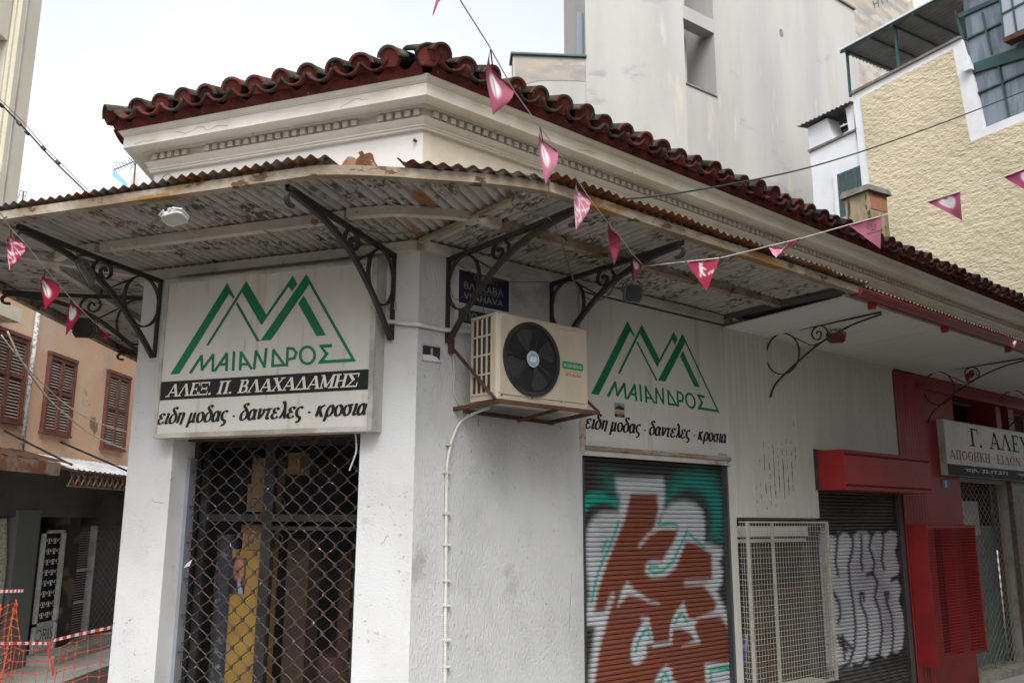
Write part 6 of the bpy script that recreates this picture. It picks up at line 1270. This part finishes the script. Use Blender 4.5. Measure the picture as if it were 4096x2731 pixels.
# ================================================================ LEFT SIDE STREET
ct = thing('cream_tower', 'tall cream rendered building at the upper left edge', 'building', Matrix.Translation((-6.2, 10.3, 0)))
WX = Wall((-6.2, 0), (0, 1))
part('wall', wbox(WX, 9.86, 10.36, -6, 0, 2.5, 22), K['cream'], ct); part('wall', wbox(WX, 2, 9.82, -6, -.03, 7.36, 22), K['cream'], ct); part('wall', wbox(WX, 9.56+.27, 9.86, -.4, -.04, 2.5, 7.36), K['cream'], ct); part('wall', wbox(WX, 2, 9.82, -6, -.03, 2.5, 5.7), K['cream'], ct)
part('window_back', wbox(WX, 2, 9.83, -.5, -.4, 5.7, 7.36), K['glassb'], ct); part('pilaster', wbox(WX, 9.90, 10.30, .0, .05, 2.5, 22), K['cream'], ct); part('sill', wbox(WX, 2, 9.84, -.03, .06, 5.66, 5.74), K['cream'], ct)
part('drain_joint', wbox(WX, 9.99, 10.03, .05, .058, 2.5, 22), K['pave'], ct)
part('balcony_slab', MB().prism([Vector((-6.04, 8, 3.84)), Vector((-5.75, 8, 3.84)), Vector((-5.75, 10.0, 3.84)), Vector((-6.04, 10.0, 3.84))], [Vector((-6.04, 8, 4.0)), Vector((-5.75, 8, 4.0)), Vector((-5.75, 10.0, 4.0)), Vector((-6.04, 10.0, 4.0))]), K['cream'], ct)
WO = Wall((-6.05, 0), (0, 1))
ho = thing('orange_house', 'faded orange plaster house with brown louvred shutters across the side street', 'house', Matrix.Translation((-6.05, 12, -.3)))
part('wall', wbox(WO, 7, 24, -.5, 0, 2.25, 4.75), K['orange'], ho); part('roof_edge', wbox(WO, 10.4, 24, -.5, .25, 4.75, 4.86), K['tile_red'], ho)
def louvre_window(label, y0, y1, z0, z1):
    t = thing('shuttered_window', label, 'window shutter', WO.at(y0, 0, z0), 'brown louvred windows on the orange house'); m = K['shutwood']
    part('frame', wbox(WO, y0, y0+.035, 0, .05, z0, z1), m, t); part('frame', wbox(WO, y1-.035, y1, 0, .05, z0, z1), m, t); part('frame', wbox(WO, y0-.01, y1+.01, 0, .055, z1-.035, z1+.01), m, t); part('sill', wbox(WO, y0-.02, y1+.02, 0, .06, z0-.03, z0), m, t); part('back', wbox(WO, y0+.03, y1-.03, .001, .006, z0, z1), K['gap'], t)
    mid_ = (y0+y1)/2; zr_ = z0+(z1-z0)*.52
    lw = (mid_-.035)-(y0+.07); lv = MB(); lv.box((0, -.028, 0), (lw-.035, -.008, .016), lambda v: Vector((v.x, v.y+(v.z*.9), v.z))); lm = lv.mesh('louvre', K['louvre'])
    for a, b in ((y0+.037, mid_-.002), (mid_+.002, y1-.037)):
        for q in ((a, a+.03, z0, z1-.036), (b-.03, b, z0, z1-.036)): part('stile', wbox(WO, q[0], q[1], .006, .04, q[2], q[3]), m, t)
        for q in ((z0, z0+.04), (zr_-.02, zr_+.025), (z1-.085, z1-.037)): part('rail', wbox(WO, a+.03, b-.03, .008, .038, q[0], q[1]), m, t)
        z = z0+.05; lwid = (b-a-.06)
        while z < z1-.10:
            if not zr_-.04 < z < zr_+.03: o_ = inst('louvre', lm, WO.at(a+.03, .0, z), t); o_.scale = (lwid/(lw-.035), 1, 1)
            z += .0385
for i, (y0, y1, z0, z1) in enumerate(((9.93, 10.70, 2.74, 3.80), (11.21, 11.93, 2.70, 3.73), (12.90, 13.66, 2.64, 3.78), (14.9, 15.6, 2.64, 3.78))):
    louvre_window(['brown louvred shutters at the left edge on the orange house', 'middle pair of brown louvred shutters on the orange house', 'brown louvred shutters next to the white pillar on the orange house', 'furthest brown louvred shutters on the orange house'][i], y0, y1, z0, z1)
solo('drainpipe', MB().tube([WO.w_(10.80, .05, 4.7), WO.w_(10.76, .05, 2.25)], .03, 8), pm('flaking_white_pipe', (.6, .6, .6), (.25, .22, .2), 22, .5, .62), 'flaking white drainpipe between the orange house shutters', 'drainpipe', smooth=True)
cp = thing('truss_canopy', 'low metal sheet canopy with a rusty lattice girder on the orange house', 'canopy', WO.at(9, 0, 2.3))
rows = [[WO.w_(10.9+i*.028, .02, 2.40+.012*math.sin(i*1.2)) for i in range(240)], [WO.w_(10.9+i*.028, .62, 2.20+.012*math.sin(i*1.2)) for i in range(240)]]
part('sheet', MB().grid(rows), pm('white_painted_sheet', (.62, .63, .64), (.45, .45, .44), 4), cp, fix=False)
part('old_sheet', MB().grid([[WO.w_(8+i*.05, .02, 2.42+.01*math.sin(i)) for i in range(58)], [WO.w_(8+i*.05, .66, 2.26+.01*math.sin(i)) for i in range(58)]]), K['rust'], cp, fix=False)
part('fascia_sheet', wbox(WO, 8, 10.55, .64, .66, 2.10, 2.25), pm('rusty_orange_sheet', (.30, .13, .06), (.42, .36, .30), 3, .42, .6), cp)
for z in (2.175, 1.985): part('chord', wbox(WO, 10.85, 17, .60, .63, z, z+.022), K['truss'], cp)
i = 0; y = 10.87
while y < 14.4:
    bar3(WO.w_(y, .612, 1.99), WO.w_(y+.16, .612, 2.19), .016, 'truss_web', cp, K['truss']); bar3(WO.w_(y+.16, .618, 1.99), WO.w_(y, .618, 2.19), .016, 'truss_web', cp, K['truss']); y += .16
for a, b in (((10.4, .02, 2.62), (10.95, .6, 2.25)), ((11.72, .03, 2.6), (12.9, .6, 2.22))): bar3(WO.w_(*a), WO.w_(*b), .022, 'stay_rod', cp, K['iron'])
gf = thing('dark_shopfront', 'grimy dark ground floor shopfront under the lattice girder canopy', 'shopfront', WO.at(9, 0, -.2))
part('wall', wbox(WO, 7, 24, -.6, -.45, -.2, 2.25), K['grime'], gf); part('beam', wbox(WO, 7, 24, -.4, -.02, 1.62, 2.249), K['grime'], gf); part('pier', wbox(WO, 10.93, 11.45, -.4, .02, -.2, 1.7), pm('grey_green_pier', (.19, .205, .19), (.13, .23, .20), 2, .55, .7), gf)
part('pier', wbox(WO, 12.30, 12.62, -.4, -.02, -.2, 1.62), pm('brown_stone_pier', (.06, .05, .04), (.2, .15, .10), 2.5, .5, .6), gf); part('ac_box', wbox(WO, 13.2, 14.6, -.3, .2, 1.5, 1.95), K['gap'], gf)
part('step', wbox(WO, 11.5, 13.6, .0, .35, -.2, -.08), K['pave'], gf)
part('roller_back', wbox(WO, 7, 10.9, -.30, -.26, -.2, 1.62), pm('dark_slats', (.05, .055, .055)), gf)
part('rolled_curtain', MB().tube(smooth_pts([WO.w_(10.78, -.1, 1.6), WO.w_(10.82, -.06, 1.0), WO.w_(10.78, -.05, .2), WO.w_(10.8, -.05, -.2)], 5), .06, 8), pm('cream_plastic', (.45, .43, .34), (.2, .2, .17), 30), gf)
for i in range(34): part('zigzag_wire', zig(WO, 8.0+i*.085, -.12-.004*(i % 2), -.2, 1.62, .042, .05, .0045, i), K['iron_worn'], gf)
for i in range(16): part('zigzag_wire', zig(WO, 13.35+i*.085, -.14-.004*(i % 2), -.1, 1.45, .042, .055, .005, i), pm('pale_wire', (.3, .3, .3)) if i == 0 else bpy.data.materials['pale_wire'], gf)
part('window_glass', wbox(WO, 12.66, 13.3, -.2, -.18, -.1, 1.45), pm('dirty_window', (.10, .105, .10), (.2, .19, .17), 2.5, .5, .7, rough=.2), gf)
for a in ((12.64, 12.68, -.1, 1.5), (13.26, 13.32, -.1, 1.5)): part('window_bar', wbox(WO, a[0], a[1], -.18, -.10, a[2], a[3]), K['whiteiron'], gf)
for z in (-.1, .42, .86): part('window_bar', wbox(WO, 12.68, 13.26, -.18, -.12, z, z+.035), K['whiteiron'], gf)
wl_ = MB()
for k in range(44): wbox(WO, 12.68, 13.26, -.12, -.117, -.06+k*.034, -.056+k*.034, wl_)
part('window_mesh', wl_, K['whiteiron'], gf, kind='stuff')
dr = thing('ornate_iron_door', 'narrow white scrolled iron door with a scribbled lower panel', 'door', WO.at(11.75, 0, -.1))
ya, yb_ = 11.66, 12.22
for a in ((ya, ya+.04, -.1, 1.45), (yb_-.055, yb_, -.1, 1.45), (ya, yb_, 1.41, 1.45), (ya, yb_, .24, .28)): part('door_frame', wbox(WO, a[0], a[1], -.06, -.01, a[2], a[3]), K['whiteiron'], dr)
part('lower_panel', wbox(WO, ya+.041, yb_-.056, -.05, -.03, -.1, .24), pm('whitewashed_panel', (.70, .71, .74), (.5, .5, .48), 4), dr); part('graffiti_lettering', text_mb(WO, 'ORIS', ya+.06, yb_-.07, .05, .20, -.028, bold=-.01), pm('grey_pen', (.10, .10, .12)), dr, fix=False)
part('dark_glass', wbox(WO, ya, yb_, -.12, -.10, .24, 1.45), K['ac_dark'], dr)
for cxi in range(3):
    for czi in range(8):
        cy_, cz_ = ya+.10+cxi*.145, .36+czi*.135; P = []
        for sgn_ in (1, -1):
            P = [WO.w_(cy_+sgn_*(.055-.04*math.cos(a)*(1-a/11)), -.035, cz_+.045*math.sin(a)*(1-a/12)) for a in np.linspace(0, 5.5, 12)]; part('iron_scroll', MB().tube(P, .006, 4), K['whiteiron'], dr)
# distant things over the canopy, left
db = thing('distant_block', 'pale distant block just left of the cornice end', 'building', Matrix.Translation(atY(580, 800, 26)))
WD = Wall((atY(510, 700, 26).x, 26), (1, .05)); part('wall', pxpoly(WD, [(522, 690), (555, 688), (555, 900), (515, 900)], -2, -.01), K['pink'], db); part('wall', pxpoly(WD, [(556, 640), (700, 600), (700, 900), (550, 900)], -3, 0), K['upper_white'], db)
an = thing('tv_antenna', 'thin aerial mast rising from the distant block', 'antenna', Matrix.Translation(atY(535, 790, 25.5)))
D_ = 25.6; AT = lambda pts, r, nm: part(nm, MB().tube([atY(x, y, D_) for x, y in pts], r, 5), K['flood_dark'], an)
AT([(530, 800), (543, 635)], .028, 'mast'); AT([(455, 680), (500, 662), (545, 642)], .018, 'boom')
for k in range(7): x = 460+k*12; y = 678-k*5; AT([(x-7, y-12), (x+7, y+12)], .01, 'element')
AT([(457, 652), (505, 654)], .01, 'element'); AT([(510, 628), (545, 660)], .01, 'element'); AT([(520, 680), (550, 640)], .01, 'element'); AT([(545, 640), (556, 655)], .012, 'element')
solo('blue_awning', MB().prism([atY(x, y, 25) for x, y in ((448, 683), (455, 680), (512, 735), (510, 752), (496, 748), (482, 730), (460, 712), (450, 708))], [atY(x, y, 26) for x, y in ((448, 683), (455, 680), (512, 735), (510, 752), (496, 748), (482, 730), (460, 712), (450, 708))]), K['awnblue'], 'small pale blue awning with a scalloped edge against the sky', 'awning')
dp = thing('distant_house', 'tiny pink distant house beside the cream tower', 'house', Matrix.Translation(atY(75, 830, 30))); WD2 = Wall((atY(60, 800, 30).x, 30), (1, .1)); part('wall', pxpoly(WD2, [(38, 784), (62, 784), (98, 825), (98, 1000), (30, 1000)], -2, 0), K['pink'], dp); part('window', pxpoly(WD2, [(68, 825), (84, 835), (84, 860), (68, 850)], 0, .02), K['glassb'], dp)
a2 = thing('tv_antenna', 'small aerial above the tiny pink distant house', 'antenna', Matrix.Translation(atY(90, 830, 29.5)))
for p_, r in (([(86, 840), (94, 765)], .03), ([(78, 762), (106, 768)], .012), ([(76, 780), (104, 785)], .012), ([(72, 796), (82, 760)], .012), ([(98, 798), (108, 765)], .012)): part('element', MB().tube([atY(x, y, 29.5) for x, y in p_], r, 5), K['flood_dark'], a2)
# sagging street wires before the orange house
cab('street_wire', [(30, 1325, 9.6), (90, 1450, 9.9), (190, 1590, 10.6), (280, 1672, 11.2), (380, 1745, 12), (500, 1795, 12.8)], .010, K['cablewhite'], 'pale street wire sagging before the orange house shutters')
cab('street_wire', [(5, 1340, 9.6), (100, 1460, 10), (230, 1590, 11), (330, 1660, 11.6), (420, 1700, 12.2), (510, 1728, 12.8)], .007, K['cablewhite'], 'thinner upper wire sagging before the orange house shutters')
# orange safety net and tapes
def netgrid(name, label, fx, nu, nv, r):
    t = thing(name, label, 'safety net', Matrix.Translation(fx(0, 0))); mb = MB()
    for i in range(nu+1): mb.tube([fx(i/nu, j/nv) for j in range(nv+1)], r, 4, False)
    for j in range(nv+1): mb.tube([fx(i/nu, j/nv) for i in range(nu+1)], r, 4, False)
    for i in range(nu+1):
        for j in range(nv+1): p = fx(i/nu, j/nv); mb.box((p.x-.007, p.y-.004, p.z-.007), (p.x+.007, p.y+.004, p.z+.007))
    part('mesh_strands', mb, K['netorange'], t, kind='stuff')
N0, N1 = atY(-60, 2600, 8.6), atY(445, 2530, 8.6)
def f1(u, v):
    p = N0*(1-u)+N1*u; top = p.z+.02*math.sin(u*9)-.05*math.sin(math.pi*u); return Vector((p.x, 8.6+.05*math.sin(u*14+v*3), top*(1-v)+(-.34)*v+.012*math.sin(u*31+v*17)))
netgrid('safety_net', 'orange plastic safety net stretched across the side street', f1, 12, 7, .0034)
Q0, Q1 = atY(-40, 2440, 8.45), atY(112, 2400, 8.45)
def f2(u, v):
    p = Q0*(1-u)+Q1*u; return Vector((p.x+.03*math.sin(v*9+u*5)-.10*v*u, 8.4+.08*math.sin(u*11+v*5), p.z*(1-v)+(-.34)*v+.02*math.sin(u*23)))
netgrid('safety_net', 'crumpled taller piece of orange net at the bottom left corner', f2, 9, 16, .003)
def tape(label, pts, w=.014):
    t = thing('barrier_tape', label, 'barrier tape', Matrix.Translation(atY(*pts[0]))); q = smooth_pts([atY(*p) for p in pts], 8); k = 0; acc = 0
    for i in range(len(q)-1): part('stripe', MB().add([q[i]+Vector((0, .002*i/9, w)), q[i]-Vector((0, 0, w)), q[i+1]-Vector((0, 0, w)), q[i+1]+Vector((0, 0, w))], [(0, 1, 2, 3)]), K['tapered'] if i % 2 else K['tapewhite'], t, fix=False)
tape('red and white tape across the net toward the white pillar', [(-20, 2571, 8.55), (100, 2571, 8.55), (195, 2571, 8.55), (215, 2560, 8.5), (330, 2532, 8.5), (450, 2506, 8.5)]); tape('upper red and white tape at the left frame edge', [(-30, 2363, 8.4), (40, 2363, 8.4), (95, 2361, 8.4)])
solo('torn_tape_end', MB().grid([[atY(x-4, y, 8.45), atY(x+5, y+3, 8.45)] for x, y in ((205, 2560), (190, 2600), (205, 2640), (212, 2675), (210, 2700))]), K['tapered'], 'loose torn end of red tape hanging over the net', 'tape end', fix=False)
SC.render.film_transparent = False

# ================================================================ UNSEEN STREET BLOCKS, ADDED TO CUT LOW SKY LIGHT (behind the photographer)
def block(label, W, s0, s1, o0, h, mat, nf):
    t = thing('shading_block', label, 'building', W.at(s0, o0, -.35))
    part('wall', wbox(W, s0, s1, o0, o0+6, -.35, h), mat, t)
    wm = MB().box((0, -.02, 0), (1.0, .03, 1.5)).mesh('window', K['glassb']); 
    for f in range(nf):
        x = s0+1
        while x < s1-1.6:
            P = W.w_(x+1.0, o0-.004, .9+f*3.1); M = W.M.copy() @ Matrix.Rotation(math.pi, 4, 'Z'); M.translation = P; inst('window', wm, M, t); x += 2.4
block('unseen block added to cut sky light, opposite the shutters, behind the photographer', WR, -1.0, 26, 7.6, 16.5, K['block'], 4)
block('unseen grey block added to cut sky light, facing the left facade, far behind the photographer', Wall(O, dL, True), -3.5, 10, 15, 9, K['block'], 3)

# hairline cracks and small chips in the plaster of the corner shop
random.seed(21)
ck = pm('plaster_crack_shadow', (.16, .15, .14)); cm = MB()
def crack(W, s, z, off, n, ds, dz, w=.0016):
    P = [(s, z)]
    for i in range(n): P.append((P[-1][0]+random.uniform(.4, 1.5)*ds, P[-1][1]+dz+random.uniform(-.6, .6)*abs(ds)))
    for a, b in zip(P[:-1], P[1:]):
        d = Vector((b[0]-a[0], b[1]-a[1])).normalized(); nx, nz = -d.y*w, d.x*w
        cm.add([W.w_(a[0]+nx, off, a[1]+nz), W.w_(b[0]+nx, off, b[1]+nz), W.w_(b[0]-nx, off, b[1]-nz), W.w_(a[0]-nx, off, a[1]-nz)], [(0, 1, 2, 3)])
for q in ((WL, .35, 4.64, .2215, 9, .03, .001), (WL, 1.6, 4.63, .2215, 14, .035, .002), (WL, 2.3, 4.62, .2215, 7, .03, .0), (WR, 1.4, 4.63, .2215, 8, .03, .0), (WL, 2.12, 1.72, .001, 6, .02, .002), (WL, .30, 3.30, .001, 10, .0, -.03), (WR, .9, 4.36, .001, 8, .04, -.004), (WR, 1.5, 1.2, .001, 9, -.004, -.05), (WL, .18, 1.5, .001, 5, .015, -.01)): crack(*q)
part('cracks', cm, ck, shop, kind='stuff', fix=False)
